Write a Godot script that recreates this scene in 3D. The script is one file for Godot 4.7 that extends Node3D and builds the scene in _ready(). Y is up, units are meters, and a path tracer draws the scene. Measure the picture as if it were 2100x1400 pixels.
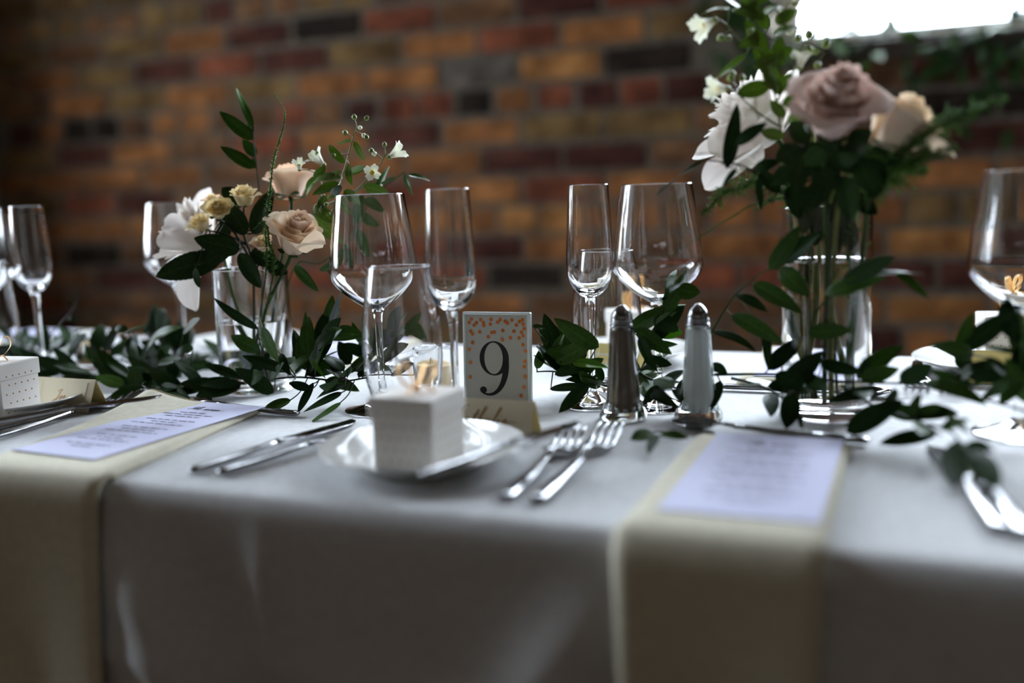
extends Node3D
# A laid table in a brick room. Table coordinates: u runs along the table (right in the photo), v away from the near
# edge side, h above the cloth. Room coordinates: r along the brick wall, s towards it, both turned a little from the view.

const TABLE_TURN := -0.38746
const ROOM_TURN := -0.36652
const WALL := 2.7701
const EDGE := 0.612
const FAR := 1.345

var tu := Vector3(cos(TABLE_TURN), 0, -sin(TABLE_TURN))
var tv := Vector3(-sin(TABLE_TURN), 0, -cos(TABLE_TURN))
var rr := Vector3(cos(ROOM_TURN), 0, -sin(ROOM_TURN))
var rs := Vector3(-sin(ROOM_TURN), 0, -cos(ROOM_TURN))
var M := {}
var names := {}
var leaf_meshes := {}
var rng := RandomNumberGenerator.new()

func T(u: float, v: float, h := 0.0) -> Vector3:
	return tu * u + tv * v + Vector3(0, 0.75 + h, 0)

func R(r: float, s: float, y := 0.0) -> Vector3:
	return rr * r + rs * s + Vector3(0, y, 0)

func _ready():
	rng.seed = 7
	setup_view()
	materials()
	room()
	brick_wall()
	table_and_cloth()
	napkins_and_menus()
	glassware()
	vases()
	cards_and_boxes()
	cutlery()
	plates()
	shakers()
	candles()
	garland()
	bouquet_low()
	bouquet_tall()
	sill_greenery()

func setup_view():
	var cam := Camera3D.new()
	cam.name = "camera"
	var lens := CameraAttributesPhysical.new()
	lens.frustum_focal_length = 35.0
	lens.exposure_aperture = 1.4
	lens.frustum_focus_distance = 1.055
	cam.transform = Transform3D(Basis(Vector3(0.999388, -0.034608, 0.005081), Vector3(0.034979, 0.988787, -0.145179), Vector3(-0.000000, 0.145267, 0.989392)), Vector3(0, 0.97, 0))
	add_child(cam)
	cam.attributes = lens
	cam.fov = 37.84
	cam.near = 0.05
	cam.far = 60.0
	cam.current = true
	var env := Environment.new()
	env.background_mode = Environment.BG_SKY
	var sky := Sky.new()
	var sm := ProceduralSkyMaterial.new()
	sm.sky_top_color = Color(0.80, 0.87, 0.95)
	sm.sky_horizon_color = Color(0.90, 0.94, 0.97)
	sm.ground_bottom_color = Color(0.22, 0.24, 0.2)
	sm.ground_horizon_color = Color(0.45, 0.5, 0.5)
	sm.sky_energy_multiplier = 3.2
	sm.ground_energy_multiplier = 1.0
	sm.sun_angle_max = 0.0
	sky.sky_material = sm
	env.sky = sky
	env.tonemap_mode = Environment.TONE_MAPPER_LINEAR
	env.tonemap_exposure = 1.3
	env.sdfgi_enabled = true
	env.ssao_enabled = true
	env.ssil_enabled = true
	var we := WorldEnvironment.new()
	we.name = "world"
	we.environment = env
	add_child(we)
	# daylight: one soft light in each window opening, as large as the opening
	window_light("daylight_back", R(0.57, WALL + 0.19, 2.01), rs, Vector2(1.70, 1.36), 10.0)
	window_light("daylight_side", R(-3.28, 1.15, 1.85), -rr, Vector2(1.3, 1.75), 4.0)
	window_light("daylight_high", R(-1.225, WALL + 0.19, 2.62), rs, Vector2(1.3, 0.68), 3.0)

func window_light(called, at, out_dir, size, energy):
	var l := AreaLight3D.new()
	l.name = called
	l.area_size = size
	l.light_energy = energy
	l.light_color = Color(0.93, 0.97, 1.0)
	l.shadow_enabled = true
	l.area_range = 12.0
	l.area_attenuation = 2.0
	add_child(l)
	l.look_at_from_position(at, at - out_dir, Vector3.UP)

# ---------------------------------------------------------------- naming
func numbered(n: String) -> String:
	if not names.has(n):
		names[n] = 0
		return n
	names[n] += 1
	return "%s_%03d" % [n, names[n]]

func tag(o, label, category, group := ""):
	o.set_meta("label", label)
	o.set_meta("category", category)
	if group == "":
		group = GROUPS.get(category, "")
	if group != "":
		o.set_meta("group", group)
	return o

const GROUPS := {"wine glass": "tall wine glasses on the table", "flute": "champagne flutes on the table", "tumbler": "stemless glasses on the table", "napkin": "folded napkins over the table edges", "menu": "menu cards on the napkins", "knife": "knives of the place settings", "fork": "forks of the place settings", "spoon": "dessert spoons above the napkins", "plate": "side plates of the place settings", "gift box": "dotted gift boxes on the side plates", "place card": "tent place cards", "shaker": "salt and pepper shakers", "candle holder": "votive cups on the table", "candle": "candles in the votive cups", "vase": "cylinder vases of flowers", "rose": "roses in the two vases", "peony": "peonies in the two vases", "fern": "asparagus fern fronds in the vases", "flower sprig": "mock orange sprigs in the vases", "stem": "bare stems in the tall vase"}

func thing(n: String, label: String, category: String, at := Vector3.ZERO, turn := 0.0, group := "") -> Node3D:
	var o := Node3D.new()
	o.name = numbered(n)
	add_child(o)
	o.position = at
	o.rotation.y = turn
	return tag(o, label, category, group)

func setting(n: String, mesh: Mesh, mat: Material, xf := Transform3D.IDENTITY):
	var o := MeshInstance3D.new()
	o.name = n
	o.mesh = mesh
	o.material_override = mat
	o.transform = xf
	o.set_meta("kind", "structure")
	add_child(o)
	return o

func part(parent: Node3D, n: String, mesh: Mesh, mat: Material, xf := Transform3D.IDENTITY) -> MeshInstance3D:
	var o := MeshInstance3D.new()
	o.name = n
	o.mesh = mesh
	o.material_override = mat
	o.transform = xf
	parent.add_child(o, true)
	return o

# a piece of a part, placed in the thing's own axes
func sub(parent: Node3D, n: String, mesh: Mesh, m: Material, xf := Transform3D.IDENTITY) -> MeshInstance3D:
	return part(parent, n, mesh, m, parent.transform.affine_inverse() * xf)

func copy_of(o: Node3D, n: String, label: String, at: Vector3, turn: float) -> Node3D:
	var c = o.duplicate()
	c.name = numbered(n)
	add_child(c)
	c.position = at
	c.rotation.y = turn
	c.set_meta("label", label)
	return c

# ---------------------------------------------------------------- mesh helpers
func arr_mesh(v: PackedVector3Array, uv: PackedVector2Array, idx: PackedInt32Array, solid := false) -> ArrayMesh:
	if solid:
		var vol := 0.0
		for i in range(0, idx.size(), 3):
			vol += v[idx[i]].dot(v[idx[i + 1]].cross(v[idx[i + 2]]))
		if vol > 0.0:
			for i in range(0, idx.size(), 3):
				var t := idx[i + 1]
				idx[i + 1] = idx[i + 2]
				idx[i + 2] = t
	var nrm := PackedVector3Array()
	nrm.resize(v.size())
	for i in range(0, idx.size(), 3):
		var n := (v[idx[i + 2]] - v[idx[i]]).cross(v[idx[i + 1]] - v[idx[i]])
		for k in 3:
			nrm[idx[i + k]] += n
	for i in v.size():
		nrm[i] = nrm[i].normalized() if nrm[i].length_squared() > 0.0 else Vector3.UP
	var a := []
	a.resize(Mesh.ARRAY_MAX)
	a[Mesh.ARRAY_VERTEX] = v
	a[Mesh.ARRAY_NORMAL] = nrm
	a[Mesh.ARRAY_TEX_UV] = uv
	a[Mesh.ARRAY_INDEX] = idx
	var m := ArrayMesh.new()
	m.add_surface_from_arrays(Mesh.PRIMITIVE_TRIANGLES, a)
	return m

func grid(nu: int, nv: int, f: Callable) -> ArrayMesh:
	var v := PackedVector3Array()
	var uv := PackedVector2Array()
	var idx := PackedInt32Array()
	for j in nv + 1:
		for i in nu + 1:
			var a := float(i) / nu
			var b := float(j) / nv
			v.append(f.call(a, b))
			uv.append(Vector2(a, b))
	for j in nv:
		for i in nu:
			var p := j * (nu + 1) + i
			for q in [p, p + 1, p + nu + 1, p + 1, p + nu + 2, p + nu + 1]:
				idx.append(q)
	return arr_mesh(v, uv, idx)

# a sheet with thickness: top from f, bottom pushed by th along -normal, rim closed
func sheet(nu: int, nv: int, f: Callable, th: float) -> ArrayMesh:
	var top := grid(nu, nv, f)
	var a := top.surface_get_arrays(0)
	var v: PackedVector3Array = a[Mesh.ARRAY_VERTEX]
	var n: PackedVector3Array = a[Mesh.ARRAY_NORMAL]
	var uv: PackedVector2Array = a[Mesh.ARRAY_TEX_UV]
	var idx: PackedInt32Array = a[Mesh.ARRAY_INDEX]
	var c := v.size()
	var m := idx.size()
	var mean := 0.0
	for i in c:
		mean += n[i].y
	var sgn := -1.0 if mean > 0.0 else 1.0
	for i in c:
		v.append(v[i] + n[i] * th * sgn)
		uv.append(uv[i])
	for i in range(0, m, 3):
		idx.append(idx[i] + c)
		idx.append(idx[i + 2] + c)
		idx.append(idx[i + 1] + c)
	var ring := PackedInt32Array()
	for i in nu:
		ring.append(i)
	for j in nv:
		ring.append(j * (nu + 1) + nu)
	for i in range(nu, 0, -1):
		ring.append(nv * (nu + 1) + i)
	for j in range(nv, 0, -1):
		ring.append(j * (nu + 1))
	for k in ring.size():
		var p := ring[k]
		var q := ring[(k + 1) % ring.size()]
		for t in [p, p + c, q, q, p + c, q + c]:
			idx.append(t)
	return arr_mesh(v, uv, idx, true)

func lathe(prof: Array, seg := 48, solid := true, squash := 1.0) -> ArrayMesh:
	var v := PackedVector3Array()
	var uv := PackedVector2Array()
	var idx := PackedInt32Array()
	var n := prof.size()
	for j in n:
		for i in seg:
			var a := TAU * i / seg
			v.append(Vector3(cos(a) * prof[j].x, prof[j].y, sin(a) * prof[j].x * squash))
			uv.append(Vector2(float(i) / seg, float(j) / maxi(1, n - 1)))
	for j in n - 1:
		for i in seg:
			var p := j * seg + i
			var q := j * seg + (i + 1) % seg
			if prof[j].distance_to(prof[j + 1]) < 1e-7:
				continue
			if prof[j].x > 1e-7:
				for t in [p, q, p + seg]:
					idx.append(t)
			if prof[j + 1].x > 1e-7:
				for t in [q, q + seg, p + seg]:
					idx.append(t)
	return arr_mesh(v, uv, idx, solid)

func tube(pts: PackedVector3Array, radii, seg := 6) -> ArrayMesh:
	var v := PackedVector3Array()
	var uv := PackedVector2Array()
	var idx := PackedInt32Array()
	var n := pts.size()
	var side := Vector3.ZERO
	for j in n:
		var d := (pts[mini(j + 1, n - 1)] - pts[maxi(j - 1, 0)]).normalized()
		if side == Vector3.ZERO:
			side = d.cross(Vector3.UP if absf(d.y) < 0.9 else Vector3.RIGHT).normalized()
		side = (side - d * side.dot(d)).normalized()
		var up := d.cross(side)
		var rad: float = radii if radii is float else lerpf(radii[0], radii[1], float(j) / (n - 1))
		for i in seg:
			var a := TAU * i / seg
			v.append(pts[j] + (side * cos(a) + up * sin(a)) * rad)
			uv.append(Vector2(float(i) / seg, float(j) / n))
	v.append(pts[0])
	v.append(pts[n - 1])
	uv.append(Vector2.ZERO)
	uv.append(Vector2.ONE)
	for j in n - 1:
		for i in seg:
			var p := j * seg + i
			var q := j * seg + (i + 1) % seg
			for t in [p, q, p + seg, q, q + seg, p + seg]:
				idx.append(t)
	for i in seg:
		for t in [n * seg, (i + 1) % seg, i, n * seg + 1, (n - 1) * seg + i, (n - 1) * seg + (i + 1) % seg]:
			idx.append(t)
	return arr_mesh(v, uv, idx, true)

func flat_tris(tris: Array, centre := Vector3.ZERO) -> ArrayMesh:
	var v := PackedVector3Array()
	var n := PackedVector3Array()
	var uv := PackedVector2Array()
	for t in tris:
		var a: Vector3 = t[0]
		var b: Vector3 = t[1]
		var c: Vector3 = t[2]
		var k := (c - a).cross(b - a)
		if k.length() < 1e-14:
			continue
		if k.dot((a + b + c) / 3.0 - centre) < 0.0:
			k = -k
			var s := b
			b = c
			c = s
		k = k.normalized()
		for p in [a, b, c]:
			v.append(p)
			n.append(k)
			uv.append(Vector2(p.x + p.z, p.y))
	var a := []
	a.resize(Mesh.ARRAY_MAX)
	a[Mesh.ARRAY_VERTEX] = v
	a[Mesh.ARRAY_NORMAL] = n
	a[Mesh.ARRAY_TEX_UV] = uv
	var m := ArrayMesh.new()
	m.add_surface_from_arrays(Mesh.PRIMITIVE_TRIANGLES, a)
	return m

# chamfered box centred on the origin
func block(size: Vector3, bev: float) -> ArrayMesh:
	var h := size * 0.5
	var p := func(s: Vector3, k: int) -> Vector3:
		var q := h - Vector3(bev, bev, bev)
		q[k] = h[k]
		return q * s
	var tris := []
	for k in 3:
		for s in [-1.0, 1.0]:
			var c := []
			for ij in [[-1, -1], [1, -1], [1, 1], [-1, 1]]:
				var e := Vector3.ONE
				e[k] = s
				e[(k + 1) % 3] = ij[0]
				e[(k + 2) % 3] = ij[1]
				c.append(p.call(e, k))
			tris.append([c[0], c[1], c[2]])
			tris.append([c[0], c[2], c[3]])
		for a in [-1.0, 1.0]:
			for b in [-1.0, 1.0]:
				var e0 := Vector3.ONE
				e0[(k + 1) % 3] = a
				e0[(k + 2) % 3] = b
				var e1 := e0
				e0[k] = -1
				e1[k] = 1
				var q0 = p.call(e0, (k + 1) % 3)
				var q1 = p.call(e1, (k + 1) % 3)
				var q2 = p.call(e1, (k + 2) % 3)
				var q3 = p.call(e0, (k + 2) % 3)
				tris.append([q0, q1, q2])
				tris.append([q0, q2, q3])
	for x in [-1.0, 1.0]:
		for y in [-1.0, 1.0]:
			for z in [-1.0, 1.0]:
				var e := Vector3(x, y, z)
				tris.append([p.call(e, 0), p.call(e, 1), p.call(e, 2)])
	return flat_tris(tris)

func joined(list: Array) -> ArrayMesh:
	var st := SurfaceTool.new()
	for e in list:
		st.append_from(e[0], 0, e[1])
	return st.commit()

func at(x: float, y: float, z: float) -> Transform3D:
	return Transform3D(Basis.IDENTITY, Vector3(x, y, z))

func smooth_path(pts: Array, per := 6) -> PackedVector3Array:
	var out := PackedVector3Array()
	var n := pts.size()
	for i in n - 1:
		for k in per:
			out.append((pts[i] as Vector3).cubic_interpolate(pts[i + 1], pts[maxi(i - 1, 0)], pts[mini(i + 2, n - 1)], float(k) / per))
	out.append(pts[n - 1])
	return out

# pen stroke on a flat face (x right, y up): a strip whose width swells with the stroke's direction
func pen(paths: Array, thin: float, thick: float, slant := 0.9) -> ArrayMesh:
	var v := PackedVector3Array()
	var uv := PackedVector2Array()
	var idx := PackedInt32Array()
	for path in paths:
		var pts := smooth_path(path, 6)
		var b := v.size()
		for i in pts.size():
			var d := (pts[mini(i + 1, pts.size() - 1)] - pts[maxi(i - 1, 0)])
			d = d.normalized() if d.length() > 0 else Vector3.RIGHT
			var w := lerpf(thin, thick, pow(absf(sin(atan2(d.y, d.x) - slant + 0.9)), 2.0)) * 0.5
			var s := Vector3(-d.y, d.x, 0) * w
			v.append(pts[i] + s)
			v.append(pts[i] - s)
			uv.append(Vector2.ZERO)
			uv.append(Vector2.ZERO)
			if i > 0:
				for t in [0, 1, 2, 1, 3, 2]:
					idx.append(b + i * 2 - 2 + t)
	return arr_mesh(v, uv, idx)

func P2(s: String) -> Array:
	var out := []
	for t in s.split(" "):
		var c := t.split(",")
		out.append(Vector3(float(c[0]), float(c[1]), 0))
	return out

# ---------------------------------------------------------------- materials
func mat(n: String, c: Color, rough := 0.6, metal := 0.0, spec := 0.5) -> StandardMaterial3D:
	var m := StandardMaterial3D.new()
	m.resource_name = n
	m.albedo_color = c
	m.roughness = rough
	m.metallic = metal
	m.metallic_specular = spec
	m.cull_mode = BaseMaterial3D.CULL_DISABLED
	M[n] = m
	return m

func noise_tex(seed_: int, freq: float, lo: Color, hi: Color, size := 256, oct := 4) -> ImageTexture:
	var fn := FastNoiseLite.new()
	fn.seed = seed_
	fn.frequency = freq
	fn.fractal_octaves = oct
	var im := fn.get_seamless_image(size, size)
	var out := Image.create(size, size, true, Image.FORMAT_RGB8)
	for y in size:
		for x in size:
			out.set_pixel(x, y, lo.lerp(hi, im.get_pixel(x, y).r))
	out.generate_mipmaps()
	return ImageTexture.create_from_image(out)

func leaf_tex(dark: Color, light: Color, net: bool) -> ImageTexture:
	var im := Image.create(64, 128, false, Image.FORMAT_RGB8)
	var fn := FastNoiseLite.new()
	fn.seed = 3
	fn.frequency = 0.05
	for y in 128:
		for x in 64:
			var u := absf(x - 31.5) / 31.5
			var k := 0.5 + 0.5 * fn.get_noise_2d(x, y)
			if net:
				k += 0.5 * pow(maxf(0.0, cos((y * 0.5 - u * 16.0) * 0.8)), 8.0)
			else:
				k += 0.25 * pow(maxf(0.0, cos(u * 26.0)), 6.0)
			if u < 0.06:
				k += 0.7
			im.set_pixel(x, y, dark.lerp(light, clampf(k * 0.75, 0, 1)))
	return ImageTexture.create_from_image(im)

func leaf_mat(n: String, dark: Color, light: Color, back: Color, rough: float, net := false):
	var m := mat(n, Color.WHITE, rough, 0.0, 0.24)
	m.albedo_texture = leaf_tex(dark, light, net)
	m.backlight_enabled = true
	m.backlight = back
	return m

func glass_mat(n: String, c: Color, ior := 0.05) -> StandardMaterial3D:
	var m := mat(n, c, 0.0)
	m.albedo_color.a = 0.0
	m.refraction_enabled = true
	m.refraction_scale = ior
	m.transparency = BaseMaterial3D.TRANSPARENCY_ALPHA
	m.cull_mode = BaseMaterial3D.CULL_BACK
	return m

func petal_mat(n: String, c: Color, back: Color):
	var m := mat(n, c, 0.7, 0.0, 0.3)
	m.backlight_enabled = true
	m.backlight = back
	m.rim_enabled = true
	m.rim = 0.3
	return m

func materials():
	var grain := noise_tex(11, 0.02, Color(0.62, 0.6, 0.58), Color(1, 1, 1))
	var blotch := noise_tex(5, 0.012, Color(0.45, 0.42, 0.42), Color(1.0, 1.0, 1.0), 256, 3)
	var bricks := {"O": Color(0.60, 0.42, 0.24), "o": Color(0.54, 0.36, 0.21), "t": Color(0.43, 0.34, 0.21), "b": Color(0.43, 0.31, 0.21), "r": Color(0.46, 0.26, 0.18), "d": Color(0.31, 0.18, 0.145), "k": Color(0.17, 0.135, 0.11), "g": Color(0.37, 0.34, 0.31)}
	for k in bricks:
		var m := mat("brick_" + k, bricks[k] * 1.12, 0.9, 0.0, 0.25)
		m.albedo_texture = blotch
		m.uv1_triplanar = true
		m.uv1_world_triplanar = true
		m.uv1_scale = Vector3(2.3, 2.3, 2.3)
		m.heightmap_enabled = false
	var mo := mat("mortar", Color(0.40, 0.37, 0.33), 0.95, 0.0, 0.2)
	mo.albedo_texture = grain
	mo.uv1_triplanar = true
	mo.uv1_world_triplanar = true
	mo.uv1_scale = Vector3(5, 5, 5)
	var pl := mat("plaster", Color(0.66, 0.61, 0.55), 0.9, 0.0, 0.3)
	pl.albedo_texture = grain
	pl.uv1_triplanar = true
	var fl := mat("floorboards", Color(0.40, 0.31, 0.24), 0.5, 0.0, 0.4)
	fl.albedo_texture = grain
	fl.uv1_triplanar = true
	var ce := mat("ceiling_boards", Color(0.47, 0.42, 0.37), 0.8, 0.0, 0.3)
	ce.albedo_texture = grain
	ce.uv1_triplanar = true
	mat("white_paint", Color(0.82, 0.82, 0.80), 0.5)
	mat("dark_wood", Color(0.16, 0.11, 0.08), 0.5)
	var weave := noise_tex(21, 0.05, Color(0.93, 0.93, 0.93), Color(1, 1, 1), 256, 3)
	for e in [["linen", Color(0.83, 0.83, 0.835)], ["napkin_cloth", Color(0.85, 0.825, 0.745)]]:
		var m := mat(e[0], e[1], 0.9, 0.0, 0.25)
		m.albedo_texture = weave
		m.uv1_triplanar = true
		m.uv1_scale = Vector3(6, 6, 6)
		m.rim_enabled = true
		m.rim = 0.2
	mat("thread", Color(0.78, 0.74, 0.58), 0.9)
	mat("menu_paper", Color(0.81, 0.81, 0.91), 0.75, 0.0, 0.3)
	mat("card_paper", Color(0.84, 0.80, 0.70), 0.75, 0.0, 0.3)
	mat("card_inside", Color(0.88, 0.80, 0.52), 0.75, 0.0, 0.3)
	mat("sign_paper", Color(0.74, 0.735, 0.71), 0.7, 0.0, 0.3)
	var ac := mat("sign_frame", Color(0.93, 0.96, 0.96), 0.25)
	ac.backlight_enabled = true
	ac.backlight = Color(0.5, 0.52, 0.52)
	mat("ink", Color(0.03, 0.035, 0.045), 0.6)
	mat("grey_ink", Color(0.36, 0.34, 0.42), 0.7)
	mat("copper_foil", Color(0.80, 0.46, 0.22), 0.35, 0.7)
	mat("gold_ink", Color(0.60, 0.44, 0.22), 0.5, 0.1)
	var gb := mat("gift_card", Color(0.90, 0.88, 0.86), 0.7, 0.0, 0.3)
	mat("gold_ribbon", Color(0.90, 0.72, 0.45), 0.35, 0.35)
	mat("china", Color(0.88, 0.88, 0.87), 0.12, 0.0, 0.5)
	mat("steel", Color(0.52, 0.52, 0.53), 0.10, 1.0)
	mat("chrome", Color(0.55, 0.55, 0.56), 0.16, 1.0)
	glass_mat("glass", Color(1, 1, 1))
	glass_mat("shaker_glass", Color(0.97, 0.995, 0.99))
	glass_mat("vase_glass", Color(1, 1, 1))
	glass_mat("vase_water", Color(1, 1, 1), 0.033)
	mat("pepper", Color(0.42, 0.35, 0.30), 0.95)
	mat("salt", Color(0.95, 0.95, 0.95), 0.9)
	var wax := mat("wax", Color(0.90, 0.80, 0.58), 0.5)
	wax.subsurf_scatter_enabled = true
	wax.subsurf_scatter_strength = 0.4
	mat("wick", Color(0.08, 0.07, 0.06), 0.9)
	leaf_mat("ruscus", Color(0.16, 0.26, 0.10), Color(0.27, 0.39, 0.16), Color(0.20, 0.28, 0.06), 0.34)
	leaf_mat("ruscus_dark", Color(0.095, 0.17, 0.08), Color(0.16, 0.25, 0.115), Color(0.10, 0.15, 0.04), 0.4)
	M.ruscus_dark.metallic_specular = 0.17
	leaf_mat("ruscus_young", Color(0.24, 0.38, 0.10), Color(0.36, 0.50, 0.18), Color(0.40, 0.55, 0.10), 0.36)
	leaf_mat("rose_leaf", Color(0.11, 0.185, 0.09), Color(0.18, 0.27, 0.13), Color(0.08, 0.12, 0.03), 0.34, true)
	leaf_mat("jasmine_leaf", Color(0.25, 0.34, 0.14), Color(0.42, 0.49, 0.26), Color(0.42, 0.50, 0.14), 0.36, true)
	mat("stem_green", Color(0.20, 0.28, 0.12), 0.55, 0.0, 0.25)
	mat("stem_dark", Color(0.12, 0.14, 0.08), 0.55, 0.0, 0.25)
	mat("stem_yellow", Color(0.42, 0.44, 0.13), 0.45)
	mat("stem_jasmine", Color(0.34, 0.36, 0.16), 0.5)
	var fe := mat("fern_green", Color(0.30, 0.43, 0.18), 0.6, 0.0, 0.2)
	fe.backlight_enabled = true
	fe.backlight = Color(0.2, 0.4, 0.05)
	petal_mat("rose_blush", Color(0.91, 0.82, 0.74), Color(0.75, 0.64, 0.54))
	petal_mat("rose_blush_pale", Color(0.92, 0.84, 0.74), Color(0.75, 0.66, 0.56))
	petal_mat("rose_mauve", Color(0.84, 0.75, 0.71), Color(0.62, 0.53, 0.49))
	petal_mat("rose_peach", Color(0.93, 0.86, 0.77), Color(0.5, 0.43, 0.34))
	petal_mat("spray_cream", Color(0.90, 0.84, 0.68), Color(0.75, 0.67, 0.48))
	petal_mat("peony_white", Color(0.94, 0.92, 0.90), Color(0.7, 0.67, 0.65))
	petal_mat("jasmine_white", Color(0.95, 0.955, 0.91), Color(0.6, 0.6, 0.52))
	mat("bud_green", Color(0.45, 0.52, 0.22), 0.5)
	mat("stamen", Color(0.85, 0.75, 0.25), 0.6)

# ---------------------------------------------------------------- room
func slab(n, r0, r1, s0, s1, y0, y1, m):
	return setting(n, block(Vector3(r1 - r0, y1 - y0, s1 - s0), 0.002), m, Transform3D(Basis(Vector3.UP, ROOM_TURN), R((r0 + r1) / 2, (s0 + s1) / 2, (y0 + y1) / 2)))

# wall pieces round rectangular openings [a0, a1, y0, y1], along the r or the s direction
func holed(n, along_r: bool, a0, a1, b0, b1, top, holes: Array, m):
	var list := []
	var xs := [a0, a1]
	for h in holes:
		xs.append(h[0])
		xs.append(h[1])
	xs.sort()
	for i in xs.size() - 1:
		var spans := [[0.0, top]]
		for h in holes:
			if h[0] <= xs[i] + 1e-4 and h[1] >= xs[i + 1] - 1e-4:
				spans = [[0.0, h[2]], [h[3], top]]
		for sp in spans:
			var sx: float = xs[i + 1] - xs[i]
			if sx < 1e-4:
				continue
			var c := Vector3((xs[i] + xs[i + 1]) / 2, (sp[0] + sp[1]) / 2, -(b0 + b1) / 2)
			var size := Vector3(sx, sp[1] - sp[0], b1 - b0)
			if not along_r:
				c = Vector3((b0 + b1) / 2, (sp[0] + sp[1]) / 2, -(xs[i] + xs[i + 1]) / 2)
				size = Vector3(b1 - b0, sp[1] - sp[0], sx)
			list.append([block(size, 0.0005), Transform3D(Basis.IDENTITY, c)])
	return setting(n, joined(list), m, Transform3D(Basis(Vector3.UP, ROOM_TURN), Vector3.ZERO))

func window(n, centre: Vector3, turn, w, h, cols, rows):
	var o := Node3D.new()
	o.name = n
	add_child(o)
	o.set_meta("kind", "structure")
	o.position = centre
	o.rotation.y = turn
	var f := 0.06
	for s in [-1, 1]:
		part(o, "stile", block(Vector3(f, h, 0.05), 0.006), M.white_paint, at(s * (w - f) / 2, 0, 0))
		part(o, "rail", block(Vector3(w - 2 * f, f, 0.05), 0.006), M.white_paint, at(0, s * (h - f) / 2, 0))
	var pw: float = (w - 2 * f) / cols
	var ph: float = (h - 2 * f) / rows
	for i in range(1, cols):
		part(o, "glazing_bar", block(Vector3(0.022, h - 2 * f, 0.03), 0.004), M.white_paint, at(-w / 2 + f + pw * i, 0, 0))
	for i in cols:
		for j in range(1, rows):
			part(o, "glazing_bar", block(Vector3(pw - 0.022, 0.022, 0.03), 0.004), M.white_paint, at(-w / 2 + f + pw * (i + 0.5), -h / 2 + f + ph * j, 0))
		for j in rows:
			part(o, "pane", block(Vector3(pw - 0.022, ph - 0.022, 0.004), 0.0005), M.window_glass, at(-w / 2 + f + pw * (i + 0.5), -h / 2 + f + ph * (j + 0.5), 0))

func room():
	var g := mat("window_glass", Color(1, 1, 1, 0.03), 0.0)
	g.transparency = BaseMaterial3D.TRANSPARENCY_ALPHA
	slab("floor", -3.5, 4.4, -4.5, WALL + 0.4, -0.12, 0.0, M.floorboards)
	slab("ceiling", -3.5, 4.4, -4.5, WALL + 0.4, 3.5, 3.62, M.ceiling_boards)
	holed("wall_left", false, -4.3, WALL + 0.02, -3.36, -3.06, 3.5, [[0.5, 1.8, 0.97, 2.73]], M.plaster)
	holed("wall_right", false, -4.3, WALL + 0.02, 4.0, 4.2, 3.5, [], M.plaster)
	holed("wall_front", true, -3.36, 4.2, -4.35, -4.1, 3.5, [], M.plaster)
	window("window_2", R(-3.32, 1.15, 1.85), ROOM_TURN + PI / 2, 1.3, 1.76, 2, 4)

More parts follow.
